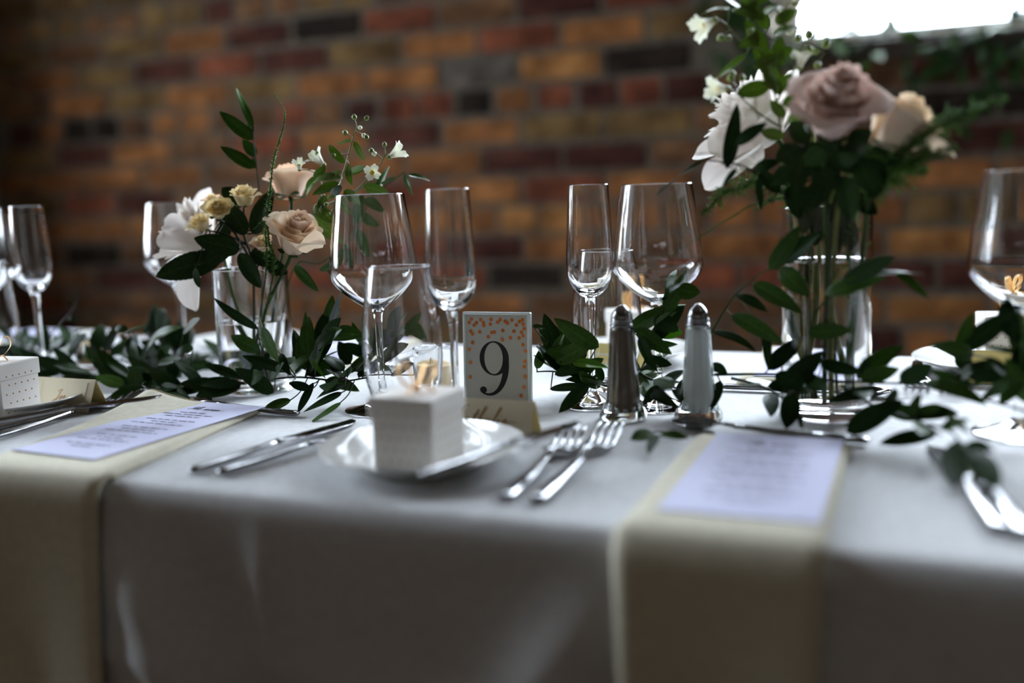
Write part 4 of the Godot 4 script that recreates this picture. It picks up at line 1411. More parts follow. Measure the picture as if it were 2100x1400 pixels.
	lf(f, "d", T(-.0926, .9, .0175), T(-.0894, .89, .0067), .0052, 2)
	lf(f, "d", T(-.0517, .875, .0097), T(-.0065, .875, .0399), .0198, 2)
	lf(f, "r", T(-.0013, .88, .0232), T(.0061, .88, .0452), .009, 2)
	lf(f, "r", T(.0061, .88, .0282), T(.0228, .88, .0361), .0105, 1)
	lf(f, "d", T(.0196, .86, .0174), T(-.0243, .84, .0099), .0143, 1)
	lf(f, "d", T(-.1717, .95, .0362), T(-.1779, .93, .0104), .0108, 2)
	lf(f, "d", T(-.1833, .955, .0502), T(-.1651, .95, .0426), .0113, 1)
	lf(f, "d", T(-.1053, .935, .0507), T(-.0748, .93, .0638), .0179, 1)
	lf(f, "d", T(-.1178, .93, .0488), T(-.0906, .92, .0358), .0161, 1)
	lf(f, "d", T(-.0326, .925, .0417), T(-.0412, .925, .0656), .0113, 2)
	lf(f, "d", T(-.0737, .92, .0365), T(-.095, .92, .0537), .0159, 1)
	leafy(f, 16, "ddr", .036, .05, 1.0, 0.1, 0.15, 0.8)
	close_stem(f)
	var h = sprig("ruscus_branch", "ruscus branch end drooping over the knives at the lower right", "greenery", [[T(.0134, .87, .0213), T(.0287, .83, .0255), T(.0359, .79, .0242), T(.0459, .76, .0217)]], .0014, M.stem_dark, "ruscus branches of the table garland")
	lf(h, "d", T(.0318, .8, .0263), T(.0295, .75, .0043), .0193, 1)
	lf(h, "d", T(.041, .78, .0245), T(.0567, .73, .0109), .0186, 1)
	lf(h, "d", T(.0359, .79, .0242), T(.0564, .78, .0244), .0122, 1)
	lf(h, "r", T(.0219, .84, .0247), T(.0427, .84, .0337), .0115, 1)
	lf(h, "r", T(.0269, .84, .0368), T(.0421, .82, .0267), .0076, 1)
	close_stem(h)
	var k = sprig("ruscus_branch", "upright ruscus twigs before the far plate at the right edge", "greenery", [[T(.0987, .92, .0229), T(.0841, .93, .0454), T(.0654, .94, .0641), T(.0356, .95, .0694)], [T(.0841, .93, .0454), T(.084, .93, .0684), T(.0791, .93, .0829)]], .0013, M.stem_dark, "ruscus branches of the table garland")
	lf(k, "r", T(.0352, .95, .0694), T(.0475, .95, .1051), .0116, 2)
	lf(k, "d", T(.0364, .95, .0703), T(.0808, .94, .1083), .0186, 2)
	lf(k, "r", T(.0823, .93, .0738), T(.0545, .93, .079), .0083, 1)
	lf(k, "d", T(.0837, .93, .078), T(.0797, .92, .0421), .0156, 2)
	lf(k, "r", T(.064, .94, .0624), T(.0484, .93, .0427), .0101, 2)
	lf(k, "r", T(.0717, .94, .0575), T(.0672, .93, .0353), .0113, 2)
	lf(k, "d", T(.0364, .95, .0694), T(.0467, .94, .0506), .0145, 2)
	lf(k, "r", T(.0847, .92, .0556), T(.0682, .91, .0319), .0139, 2)
	leafy(k, 8, "dr", .036, .048, 1.0, 0.3)
	close_stem(k)
	var s = sprig("ruscus_leaf_sprig", "small loose leaf sprig lying between the forks and the right napkin", "greenery", [[T(-.1882, .8546, .004), T(-.2097, .856, .006), T(-.2172, .8466, .006)]], .0011, M.stem_dark)
	lf(s, "r", T(-.2094, .83, .0121), T(-.2238, .81, .0083), .0152, 1)
	lf(s, "d", T(-.2039, .82, .0122), T(-.2004, .78, .0047), .0107, 1)
	lf(s, "r", T(-.2034, .83, .009), T(-.1778, .83, .0079), .0101, 1)
	close_stem(s)

# ---------------------------------------------------------------- flowers
func petal(phi: float, spread: float, r0: float, r1: float, h0: float, h1: float, curl: float, ruffle: float, sd: float, wide_base := 0.5) -> ArrayMesh:
	var f := func(a: float, b: float) -> Vector3:
		var u := a * 2.0 - 1.0
		var vv := b * (1.0 - 0.16 * u * u - 0.05 * u * u - 0.22 * pow(u, 6.0) + ruffle * 0.12 * sin(u * 9.0 + sd))
		var ang := phi + u * spread * (wide_base + (1.0 - wide_base) * sin(PI * minf(0.5, 0.12 + 0.55 * vv)))
		var r := lerpf(r0, r1, pow(vv, 0.8) * (0.55 + 0.45 * vv)) + curl * pow(maxf(0.0, vv - 0.62) / 0.38, 2.0) * 0.42 + 0.04 * absf(u) * curl
		r += ruffle * 0.05 * sin(u * 7.0 + sd * 2.0) * vv
		var y := lerpf(h0, h1, vv) - curl * pow(maxf(0.0, vv - 0.72) / 0.28, 2.0) * 0.30
		return Vector3(cos(ang) * r, y, sin(ang) * r)
	return grid(14, 12, f)

func axis_frame(c: Vector3, axis: Vector3, scale: float, spin := 0.0) -> Transform3D:
	var y := axis.normalized()
	var x := y.cross(Vector3(0.3, 0.2, 0.93)).normalized()
	return Transform3D(Basis(x, y, x.cross(y)) * Basis(Vector3.UP, spin) * Basis.from_scale(Vector3.ONE * scale), c)

# a rose head in unit size: base at the origin, opening along +y
func rose_head(o: Node3D, xf: Transform3D, n: int, inner: Material, outer: Material, open: float, ruffle := 0.25, sd := 0.0):
	var g := RandomNumberGenerator.new()
	g.seed = int(sd * 10) + 5
	var core := []
	var bloom: MeshInstance3D
	for i in n:
		var t := float(i) / (n - 1)
		var phi := i * 2.39996 + sd
		var r0 := 0.04 + 0.30 * t
		var r1 := 0.05 + (0.30 + 0.62 * open * t) * t + 0.12 * t
		var h1 := lerpf(0.92 + 0.17 * sin(PI * minf(1.0, t * 1.4)), 0.98 - 0.38 * open, pow(t, 1.6)) * g.randf_range(0.94, 1.04)
		var sp := lerpf(2.0, 1.0, sqrt(t)) * g.randf_range(0.9, 1.1)
		var shape := petal(phi, sp, r0, r1, lerpf(0.35, 0.0, minf(1.0, t * 1.6)), h1, (t * t) * open * g.randf_range(0.5, 1.2), ruffle, g.randf() * 6.0)
		if i < n / 4:
			core.append([shape, Transform3D.IDENTITY])
			continue
		if bloom == null:
			bloom = part(o, "bloom", joined(core), inner, xf)
		part(bloom, "petal", shape, inner if t < 0.55 else outer)
	for i in 5:
		var a := TAU * i / 5.0 + sd
		part(o, "sepal", petal(a, 0.35, 0.10, 0.62, 0.02, -0.02, -0.2, 0.0, 0.0, 0.9), M.stem_green, xf)

func flower_stem(o: Node3D, pts: Array, r: float, m: Material):
	var p := smooth_path(pts, 7)
	for i in p.size():
		p[i] -= o.position
	part(o, "stem", tube(p, r, 7), m)

func rose(label, foot: Vector3, c: Vector3, axis: Vector3, radius: float, n: int, inner, outer, open: float, sd: float, tall := 1.0) -> Node3D:
	var o := thing("rose", label, "rose", foot, 0.0)
	var b: Vector3 = c - axis.normalized() * radius * 0.55 * tall
	rose_head(o, axis_frame(b - foot, axis, radius, sd) * Transform3D(Basis.from_scale(Vector3(1, tall, 1)), Vector3.ZERO), n, inner, outer, open, 0.25, sd)
	flower_stem(o, [foot, foot.lerp(b, 0.5) + Vector3(0, 0.01, 0), b - axis.normalized() * 0.02, b], 0.0022, M.stem_green)
	return o

func peony(label, foot: Vector3, c: Vector3, axis: Vector3, radius: float, sd: float) -> Node3D:
	var o := thing("peony", label, "peony", foot, 0.0)
	var g := RandomNumberGenerator.new()
	g.seed = int(sd * 10)
	var xf := axis_frame(c - axis.normalized() * radius * 0.5 - foot, axis, radius, sd)
	for i in 46:
		var t := i / 45.0
		var big := t > 0.76
		var phi := i * 2.39996 + sd
		if big:
			part(o, "petal", petal(phi, g.randf_range(0.55, 0.75), 0.14, g.randf_range(0.85, 1.12), 0.0, g.randf_range(0.25, 0.75), g.randf_range(-0.1, 0.35), 0.12, g.randf() * 6.0, 0.45), M.peony_white, xf)
		else:
			part(o, "petal", petal(phi, lerpf(0.9, 0.42, t), 0.04 + 0.14 * t, 0.10 + 0.62 * t + g.randf_range(-.05, .05), 0.08, lerpf(1.08, 0.86, t) * g.randf_range(0.88, 1.08), g.randf_range(0.0, 0.3), 0.55, g.randf() * 6.0, 0.45), M.peony_white, xf)
	var b: Vector3 = c - axis.normalized() * radius * 0.5
	flower_stem(o, [foot, foot.lerp(b, 0.55), b - axis.normalized() * 0.015, b], 0.0025, M.stem_green)
	return o

# a loose petal hanging from a flower
func drop_petal(o: Node3D, base: Vector3, tip: Vector3, width: float, m: Material, normal := Vector3.ZERO):
	var x := tip - base
	var n := normal if normal != Vector3.ZERO else -tv
	var dir := x.normalized()
	n = (n - dir * n.dot(dir)).normalized()
	var f := func(a: float, b: float) -> Vector3:
		var u := a * 2.0 - 1.0
		var w := pow(minf(1.0, b * 1.4 + 0.12), 0.6) * sqrt(maxf(0.0, 1.0 - pow(maxf(0.0, b - 0.55) / 0.45, 2.4)))
		return Vector3(b, 0.22 * u * u * w + 0.10 * sin(b * 3.1) + 0.015 * sin(u * 8.0 + b * 3.0), u * 0.5 * maxf(w, 0.02))
	part(o, "petal", grid(14, 22, f), m, Transform3D(Basis(dir * x.length(), n * x.length(), dir.cross(n) * width), base - o.position))

func bud(o: Node3D, p: Vector3, dir: Vector3, size: float, m: Material, n := "bud"):
	var prof := [Vector2(0, 0), Vector2(.28, .10), Vector2(.42, .35), Vector2(.40, .60), Vector2(.22, .88), Vector2(0, 1.0)]
	part(o, n, lathe(prof, 10), m, axis_frame(p - o.position, dir, size))

func jasmine_flower(o: Node3D, p: Vector3, dir: Vector3, size: float, open: float, sd: float):
	var xf := axis_frame(p - o.position, dir, size, sd)
	var blossom := part(o, "blossom", lathe([Vector2(0, -.16), Vector2(.12, -.1), Vector2(.17, .06), Vector2(.1, .1), Vector2(0, .1)], 8), M.bud_green, xf)
	for i in 4:
		part(blossom, "petal", petal(TAU * i / 4.0 + 0.2 * sin(sd), 0.86, 0.08, lerpf(0.42, 0.95, open), 0.0, lerpf(1.05, 0.6, open), 0.25, 0.35, sd + i, 0.35), M.jasmine_white)
	part(blossom, "stamens", lathe([Vector2(0, 0), Vector2(.10, .05), Vector2(.16, .5), Vector2(.08, .56), Vector2(0, .5)], 9), M.stamen)

func jasmine_extras(o: Node3D, buds: Array, flowers: Array):
	for e in buds:
		var near := nearest(o, e[0])
		var d: Vector3 = (e[0] - near).normalized()
		stems[o].twigs.append(smooth_path([near, near.lerp(e[0], 0.5) + Vector3(0, 0.001, 0), e[0]], 3))
		bud(o, e[0], d, e[1], M.bud_green if e.size() < 3 else M.jasmine_white)
	for e in flowers:
		var near := nearest(o, e[0])
		stems[o].twigs.append(smooth_path([near, near.lerp(e[0], 0.6) + Vector3(0, 0.002, 0), e[0]], 4))
		jasmine_flower(o, e[0], e[1], e[2], e[3], e[4])

func nearest(o: Node3D, q: Vector3) -> Vector3:
	var best := Vector3.ZERO
	var bd := 1e9
	for path in stems[o].paths:
		for p in path:
			if p.distance_to(q) < bd:
				bd = p.distance_to(q)
				best = p
	return best

# asparagus fern: a fine stem clothed in threadlike needles, on short side shoots when plume > 0
func fern(label, pts: Array, plume: float, needle: float, sd: int):
	var o := thing("fern_frond", label, "fern", pts[0], 0.0)
	var g := RandomNumberGenerator.new()
	g.seed = sd
	var path := smooth_path(pts, 10)
	var loc := PackedVector3Array()
	for p in path:
		loc.append(p - o.position)
	part(o, "stem", tube(loc, [0.0010, 0.0004], 5), M.stem_green)
	var v := PackedVector3Array()
	var uv := PackedVector2Array()
	var idx := PackedInt32Array()
	var spike := func(p: Vector3, d: Vector3, w: float):
		var s := d.cross(Vector3(0.2, 0.7, 0.6)).normalized() * w
		var q := d.cross(s).normalized() * w
		var b := v.size()
		for k in [p + s, p - s * 0.5 + q, p - s * 0.5 - q, p + d]:
			v.append(k)
			uv.append(Vector2.ZERO)
		for t in [0, 1, 3, 1, 2, 3, 2, 0, 3]:
			idx.append(b + t)
	for i in loc.size() - 1:
		var t := float(i) / loc.size()
		if t < 0.12:
			continue
		var d := (loc[i + 1] - loc[i]).normalized()
		for k in 11 if plume <= 0.0 else 6:
			var side := (d * g.randf_range(0.1, 0.8) + Vector3(g.randf_range(-1, 1), g.randf_range(-1, 1), g.randf_range(-1, 1))).normalized()
			var p := loc[i].lerp(loc[i + 1], g.randf())
			if plume <= 0.0:
				spike.call(p, side * needle * (1.05 - t) * g.randf_range(0.6, 1.1), 0.00055)
				continue
			var L: float = plume * sin(PI * clampf(t * 0.9 + 0.1, 0.0, 1.0)) * g.randf_range(0.5, 1.1)
			spike.call(p, side * L, 0.0004)
			for j in int(L / 0.0016):
				var along := p + side * (j * 0.0016)
				var sd2 := (side * 0.7 + Vector3(g.randf_range(-1, 1), g.randf_range(-1, 1), g.randf_range(-1, 1)) * 0.8).normalized()
				spike.call(along, sd2 * needle * g.randf_range(0.6, 1.1), 0.00055)
	var m := part(o, "needles", arr_mesh(v, uv, idx), M.fern_green)
	m.set_meta("kind", "stuff")
	return o

func bouquet_low():
	var foot := func(x, z): return T(-0.727 + x, 0.972 + z, 0.016)
	var p = peony("white peony with one long drooping petal in the low vase", foot.call(0.010, 0.0), T(-.7934, .96, .193), Vector3(-0.55, 0.62, 0.45), 0.056, 1.3)
	drop_petal(p, T(-.7616, .935, .1655), T(-.7753, .93, .0991), 0.034, M.peony_white)
	drop_petal(p, T(-.7643, .94, .1652), T(-.8258, .93, .1608), 0.040, M.peony_white, Vector3(0, 1, 0.6))
	drop_petal(p, T(-.7485, .93, .1741), T(-.8128, .93, .1947), 0.044, M.peony_white, Vector3(-0.3, 0.3, 1))
	var r = rose("blush rose open towards the right at the front of the low vase", foot.call(-0.012, -0.008), T(-.6266, .925, .1903), Vector3(0.36, 0.80, 0.46), 0.0335, 26, M.rose_blush, M.rose_blush_pale, 0.66, 2.1, 1.4)
	drop_petal(r, T(-.6088, .9, .1715), T(-.5714, .895, .1764), 0.022, M.rose_blush_pale, Vector3(0.1, 0.8, 0.6))
	rose("blush rose seen from its side at the back of the low vase", foot.call(0.004, 0.014), T(-.6836, 1, .2472), Vector3(-0.05, 1.0, -0.25), 0.038, 22, M.rose_blush, M.rose_blush, 0.55, 0.4)
	# cream spray roses on one branching stem
	var s = sprig("spray_rose_stem", "stem of small frilled cream spray roses with dark leaves in the low vase", "spray rose", [[foot.call(-0.01, 0.006), T(-.7168, .965, .1403), T(-.7114, .945, .1866), T(-.705, .94, .2169)], [T(-.716, .965, .1489), T(-.717, .935, .1899), T(-.7269, .925, .2031)], [T(-.7128, .95, .1752), T(-.7307, .935, .1874), T(-.7508, .93, .1924)], [T(-.7117, .96, .1407), T(-.6861, .94, .1589)], [T(-.717, .935, .1899), T(-.7462, .94, .2097)]], .0017, M.stem_dark)
	var blooms := [[T(-.7039, .94, .2294), Vector3(0.05, 1, 0.3), .0195], [T(-.7251, .92, .2152), Vector3(0.15, 0.8, 0.7), .0175], [T(-.7549, .925, .2005), Vector3(-0.35, 0.85, 0.5), .017], [T(-.7514, .945, .2253), Vector3(-0.1, 1, 0.3), .013], [T(-.6748, .93, .1758), Vector3(-0.1, 1, 0.6), .0145]]
	for e in blooms:
		rose_head(s, axis_frame(e[0] - e[1].normalized() * e[2] * 0.5 - s.position, e[1], e[2] * 1.12, e[2] * 300.0), 20, M.spray_cream, M.spray_cream if e[2] > .015 else M.rose_blush_pale, 0.5, 0.35, e[2] * 900.0)
	lf(s, "o", T(-.7327, .93, .1611), T(-.8027, .9, .1428), .0311, 2)
	lf(s, "o", T(-.7032, .925, .17), T(-.7572, .915, .1844), .0242, 2)
	lf(s, "o", T(-.7122, .95, .2196), T(-.7409, .95, .2399), .0223, 2)
	lf(s, "o", T(-.7043, .94, .1867), T(-.7261, .935, .2225), .0243, 2)
	lf(s, "o", T(-.7013, .95, .1917), T(-.6697, .95, .2357), .0254, 2)
	lf(s, "o", T(-.6944, .94, .1865), T(-.6747, .94, .2241), .0241, 2)
	lf(s, "o", T(-.7551, .91, .1506), T(-.7464, .905, .129), .0105, 2)
	lf(s, "o", T(-.7144, .93, .1764), T(-.7494, .92, .1526), .0221, 2)
	lf(s, "o", T(-.7087, .93, .1653), T(-.6786, .925, .1272), .0219, 2)
	lf(s, "o", T(-.6994, .94, .1673), T(-.6609, .935, .1509), .0209, 2)
	lf(s, "o", T(-.684, .945, .1558), T(-.6521, .94, .1422), .0187, 2)
	lf(s, "o", T(-.7545, .945, .1648), T(-.7335, .95, .2091), .0214, 2)
	close_stem(s)
	var j = sprig("jasmine_sprig", "mock orange sprig with white flowers and buds in the low vase", "flower sprig", [[foot.call(0.012, 0.004), T(-.6815, .985, .1614), T(-.6349, .98, .2057), T(-.5958, .97, .2427), T(-.5744, .965, .2841), T(-.5674, .965, .2983)], [T(-.6278, .98, .2138), T(-.5825, .97, .2262), T(-.5634, .965, .2362)], [T(-.5825, .97, .2262), T(-.5472, .965, .2514), T(-.5342, .965, .2675)], [T(-.6349, .98, .2057), T(-.612, .96, .238), T(-.6035, .955, .2589)]], .0011, M.stem_jasmine)
	jasmine_extras(j, [[T(-.5692, .965, .3068), .0068], [T(-.5571, .965, .306), .0064], [T(-.58, .965, .2922), .0066], [T(-.5594, .962, .2905), .0062, 1], [T(-.5553, .96, .2886), .0064], [T(-.5614, .96, .2978), .0056, 1], [T(-.5484, .965, .2713), .0066], [T(-.545, .965, .268), .0066, 1], [T(-.5343, .965, .2758), .0062], [T(-.6083, .95, .2696), .006], [T(-.5872, .95, .2696), .0058], [T(-.6147, .95, .2168), .0062], [T(-.6087, .95, .2124), .006], [T(-.6008, .95, .2175), .006], [T(-.599, .95, .2073), .0056]],
		[[T(-.5295, .965, .2652), Vector3(0.85, 0.45, 0.2), .019, 0.15, 1.0], [T(-.5453, .955, .2491), Vector3(0.1, 0.0, 1.0), .0155, 0.15, 2.0], [T(-.6059, .955, .2601), Vector3(-0.5, 0.6, 0.4), .019, 0.15, 3.0], [T(-.6345, .95, .2559), Vector3(0.1, 0.6, 0.6), .013, 0.1, 4.0]])
	lf(j, "j", T(-.5744, .965, .2851), T(-.5982, .965, .2811), .007, 1)
	lf(j, "j", T(-.572, .965, .284), T(-.557, .96, .2622), .008, 2)
	lf(j, "j", T(-.5816, .96, .2607), T(-.5981, .955, .2818), .0091, 2)
	lf(j, "j", T(-.5846, .955, .2449), T(-.618, .95, .2404), .0139, 1)
	lf(j, "j", T(-.5942, .965, .24), T(-.6202, .95, .2277), .014, 2)
	lf(j, "o", T(-.587, .95, .2371), T(-.5859, .945, .2256), .0181, 1)
	lf(j, "j", T(-.5893, .965, .2478), T(-.5551, .96, .2543), .015, 1)
	lf(j, "j", T(-.5767, .96, .2604), T(-.5746, .96, .2366), .0091, 2)
	lf(j, "j", T(-.5605, .96, .2361), T(-.5236, .95, .2256), .0126, 2)
	lf(j, "j", T(-.6037, .955, .2563), T(-.6173, .95, .2488), .0097, 2)
	lf(j, "j", T(-.6084, .955, .2432), T(-.584, .955, .2528), .0107, 1)
	lf(j, "j", T(-.6243, .96, .2169), T(-.5912, .95, .1949), .0151, 2)
	lf(j, "j", T(-.628, .97, .2113), T(-.592, .965, .2266), .0142, 1)
	lf(j, "j", T(-.622, .97, .2491), T(-.6377, .965, .228), .0121, 2)
	lf(j, "j", T(-.6058, .955, .2271), T(-.6155, .95, .2061), .0119, 2)
	lf(j, "j", T(-.5848, .96, .2317), T(-.562, .955, .2152), .0128, 2)
	lf(j, "j", T(-.6382, .975, .2059), T(-.5988, .97, .1724), .0166, 2)
	lf(j, "j", T(-.5952, .96, .2267), T(-.575, .955, .205), .0118, 2)
	close_stem(j)
	var u = sprig("ruscus_spray", "upright ruscus stem with four narrow leaves rising from the low vase", "greenery", [[foot.call(-0.006, 0.012), T(-.7167, .985, .1502), T(-.7118, .98, .2133), T(-.7089, .975, .2525), T(-.7101, .975, .2859), T(-.7114, .975, .3092)]], .0011, M.stem_dark)
	lf(u, "r", T(-.7101, .975, .2937), T(-.7518, .97, .3278), .0158, 2)
	lf(u, "r", T(-.7122, .975, .2616), T(-.7541, .97, .288), .0147, 2)
	lf(u, "r", T(-.7103, .975, .3069), T(-.7299, .975, .3532), .0095, 1)
	lf(u, "r", T(-.71, .975, .3025), T(-.7207, .98, .3155), .0079, 1)
	lf(u, "r", T(-.7126, .98, .2751), T(-.7338, .985, .2953), .0136, 1)
	lf(u, "r", T(-.7145, .98, .2612), T(-.7205, .985, .2744), .0057, 1)
	close_stem(u)
	var t = sprig("ruscus_spray", "drooping ruscus stem leaning right behind the wine glass bowl", "greenery", [[foot.call(0.015, 0.01), T(-.6798, .99, .1409), T(-.6453, 1, .1497), T(-.6156, 1.02, .1812), T(-.5858, 1.03, .2255), T(-.5459, 1.03, .2508)]], .0011, M.stem_green)
	lf(t, "r", T(-.667, .975, .1478), T(-.629, .965, .1189), .014, 2)
	lf(t, "r", T(-.6181, .99, .1463), T(-.6434, .99, .1425), .0153, 1)
	lf(t, "r", T(-.5411, 1.03, .2473), T(-.5141, 1.03, .2386), .01, 1)
	lf(t, "r", T(-.5461, 1.03, .2475), T(-.5309, 1.02, .2228), .0067, 2)
	lf(t, "r", T(-.5589, 1.03, .2458), T(-.573, 1.02, .2375), .0101, 1)
	lf(t, "r", T(-.6026, 1.03, .2193), T(-.5673, 1.02, .205), .0125, 1)
	lf(t, "r", T(-.6102, 1.03, .2035), T(-.5759, 1.02, .1906), .0125, 2)
	lf(t, "r", T(-.6156, 1.03, .1922), T(-.6021, 1.03, .226), .0149, 2)
	lf(t, "r", T(-.6086, 1.02, .1868), T(-.5867, 1.01, .1531), .0148, 2)
	lf(t, "r", T(-.6177, 1, .1653), T(-.6318, .99, .1379), .0136, 2)
	lf(t, "r", T(-.6134, 1, .1709), T(-.6003, .99, .1406), .0101, 2)
	lf(t, "r", T(-.5858, 1.03, .2255), T(-.5645, 1.03, .2583), .0124, 2)
	close_stem(t)
	fern("thin upright asparagus fern spear rising from the low vase", [foot.call(-0.002, -0.01), T(-.6743, .93, .1431), T(-.6594, .915, .1924), T(-.6512, .915, .2291), T(-.6467, .92, .2655), T(-.6413, .93, .2941), T(-.6385, .935, .3175), T(-.6534, .94, .3396)], 0.0, 0.0092, 3)
	fern("short asparagus fern tuft hanging beside the front blush rose", [foot.call(0.0, -0.012), T(-.6645, .93, .1431), T(-.6527, .91, .1767), T(-.6522, .905, .2006), T(-.6643, .9, .1932)], 0.0, 0.009, 9)

func bouquet_tall():
	var foot := func(x, z): return T(-0.078 + x, 0.985 + z, 0.016)
	rose("large open mauve pink rose at the top of the tall vase", foot.call(0.0, -0.012), T(-.0619, .885, .2904), Vector3(0.03, 0.80, 0.62), 0.0395, 32, M.rose_mauve, M.rose_mauve, 0.82, 1.0, 1.5)
	rose("peach rose behind the mauve rose in the tall vase", foot.call(0.012, 0.006), T(-.0124, .93, .2701), Vector3(0.50, 0.80, 0.05), 0.042, 22, M.rose_peach, M.rose_peach, 0.7, 3.3, 1.2)
	var p = peony("white peony at the left of the tall vase", foot.call(-0.008, 0.01), T(-.1482, 1, .2864), Vector3(-0.62, 0.72, 0.1), 0.062, 4.1)
	drop_petal(p, T(-.1621, .985, .2474), T(-.2016, .98, .2523), 0.032, M.peony_white, Vector3(-0.2, 1, 0.5))
	drop_petal(p, T(-.1483, .985, .2444), T(-.1909, .975, .2191), 0.034, M.peony_white, Vector3(-0.3, 0.5, 0.8))
	drop_petal(p, T(-.1407, .98, .2417), T(-.176, .985, .2827), 0.055, M.peony_white, Vector3(-0.4, 0.2, 0.9))
	var j = sprig("jasmine_sprig", "tall mock orange sprig with white bells and buds in the tall vase", "flower sprig", [[foot.call(-0.012, 0.0), T(-.0925, .97, .2015), T(-.1121, .955, .2467), T(-.1213, .95, .2993), T(-.1344, .95, .3433), T(-.1496, .95, .3789), T(-.1561, .95, .4136)], [T(-.1171, .952, .2731), T(-.1335, .945, .2846), T(-.1481, .94, .2982)], [T(-.1344, .95, .3433), T(-.151, .945, .3506), T(-.1641, .945, .3667)], [T(-.1204, .95, .2949), T(-.1069, .955, .3202), T(-.097, .96, .3456), T(-.0805, .965, .3363)], [T(-.1256, .95, .3168), T(-.1178, .955, .351), T(-.1128, .955, .3803)]], .0011, M.stem_jasmine)
	jasmine_extras(j, [[T(-.1663, .945, .3575), .008], [T(-.1597, .945, .3556), .007], [T(-.1577, .94, .3149), .008], [T(-.1494, .94, .3142), .0075], [T(-.1568, .94, .3191), .007], [T(-.0928, .96, .3486), .009], [T(-.0881, .965, .3412), .008], [T(-.1007, .955, .3474), .008], [T(-.0805, .965, .3405), .009], [T(-.097, .96, .3413), .008], [T(-.0842, .96, .3283), .0075], [T(-.104, .955, .3328), .008, 1], [T(-.1431, .95, .3846), .007], [T(-.1127, .955, .3582), .008, 1], [T(-.1433, .94, .3556), .007]],
		[[T(-.1747, .945, .3712), Vector3(-0.75, -0.35, 0.3), .0225, 0.15, 1.0], [T(-.1625, .94, .3091), Vector3(-0.8, 0.0, 0.3), .020, 0.15, 2.0], [T(-.1144, .955, .3627), Vector3(0.15, 1.0, 0.1), .014, 0.1, 3.0], [T(-.1001, .95, .3235), Vector3(0.1, 0.9, 0.3), .016, 0.15, 5.0], [T(-.1066, .96, .3813), Vector3(0.5, 0.7, 0.0), .016, 0.15, 6.0]])
	lf(j, "j", T(-.1601, .94, .3793), T(-.1896, .935, .372), .0106, 1)
	lf(j, "j", T(-.1597, .945, .3791), T(-.1287, .94, .3661), .0132, 1)
	lf(j, "j", T(-.1459, .94, .338), T(-.1727, .935, .3168), .0097, 2)
	lf(j, "j", T(-.1243, .94, .3094), T(-.1538, .935, .3038), .0167, 2)
	lf(j, "j", T(-.1207, .945, .3246), T(-.1172, .95, .3525), .0123, 2)
	lf(j, "j", T(-.1358, .945, .3471), T(-.1466, .945, .3694), .0106, 2)
	lf(j, "j", T(-.1401, .945, .3603), T(-.1265, .94, .3372), .0114, 2)
	lf(j, "j", T(-.1344, .95, .371), T(-.1158, .955, .3785), .0114, 1)
	lf(j, "j", T(-.1236, .95, .353), T(-.1008, .955, .358), .0123, 1)
	lf(j, "j", T(-.1208, .945, .3352), T(-.1394, .94, .3255), .0114, 2)
	lf(j, "j", T(-.1164, .945, .3007), T(-.1293, .945, .3209), .0123, 2)
	lf(j, "j", T(-.1142, .945, .292), T(-.0952, .945, .3014), .0123, 2)
	lf(j, "j", T(-.1343, .95, .339), T(-.112, .95, .3286), .0123, 2)
	lf(j, "j", T(-.1488, .945, .3781), T(-.1675, .94, .3919), .0114, 1)
	lf(j, "j", T(-.112, .945, .2811), T(-.1243, .94, .2966), .0105, 2)
	lf(j, "j", T(-.1431, .95, .3804), T(-.1222, .955, .3918), .0114, 1)
	lf(j, "j", T(-.117, .95, .3119), T(-.1409, .95, .3439), .0133, 2)
	lf(j, "j", T(-.1092, .94, .2764), T(-.0919, .935, .2835), .0104, 2)
	lf(j, "j", T(-.1279, .95, .3598), T(-.1423, .945, .3774), .0123, 2)
	lf(j, "j", T(-.1215, .95, .3656), T(-.1032, .945, .3736), .0122, 2)
	lf(j, "j", T(-.1178, .955, .3425), T(-.1001, .95, .3319), .0105, 2)
	lf(j, "j", T(-.1206, .945, .3032), T(-.1053, .94, .3186), .0131, 2)
	lf(j, "j", T(-.1293, .945, .3295), T(-.1192, .94, .3027), .0132, 2)
	lf(j, "j", T(-.1337, .945, .3512), T(-.1524, .94, .3458), .0106, 2)
	lf(j, "j", T(-.1113, .94, .2636), T(-.1321, .935, .2688), .0123, 2)
	lf(j, "j", T(-.1517, .95, .3876), T(-.1337, .945, .3724), .0114, 2)
	close_stem(j)
	var u = sprig("ruscus_spray", "ruscus stem leaning left out of the tall vase below the peony", "greenery", [[foot.call(0.01, -0.01), T(-.0781, .955, .1881), T(-.111, .94, .2114), T(-.14, .93, .2344), T(-.1545, .925, .2414), T(-.1832, .925, .2466)]], .0012, M.stem_dark)
	lf(u, "d", T(-.161, .925, .2369), T(-.1513, .925, .2947), .0141, 2)
	lf(u, "d", T(-.1527, .925, .2578), T(-.1256, .925, .2757), .0118, 2)
	lf(u, "b", T(-.1809, .925, .2457), T(-.2276, .93, .2144), .0045, 1)
	lf(u, "d", T(-.1567, .925, .2372), T(-.1786, .92, .2446), .0053, 1)
	lf(u, "d", T(-.1515, .92, .2369), T(-.1637, .915, .22), .0062, 2)
	lf(u, "d", T(-.1378, .93, .2343), T(-.1143, .93, .2419), .0114, 2)
	lf(u, "d", T(-.1335, .93, .2297), T(-.1297, .925, .1991), .007, 2)
	lf(u, "d", T(-.1147, .935, .2138), T(-.1342, .935, .2385), .0133, 2)
	close_stem(u)
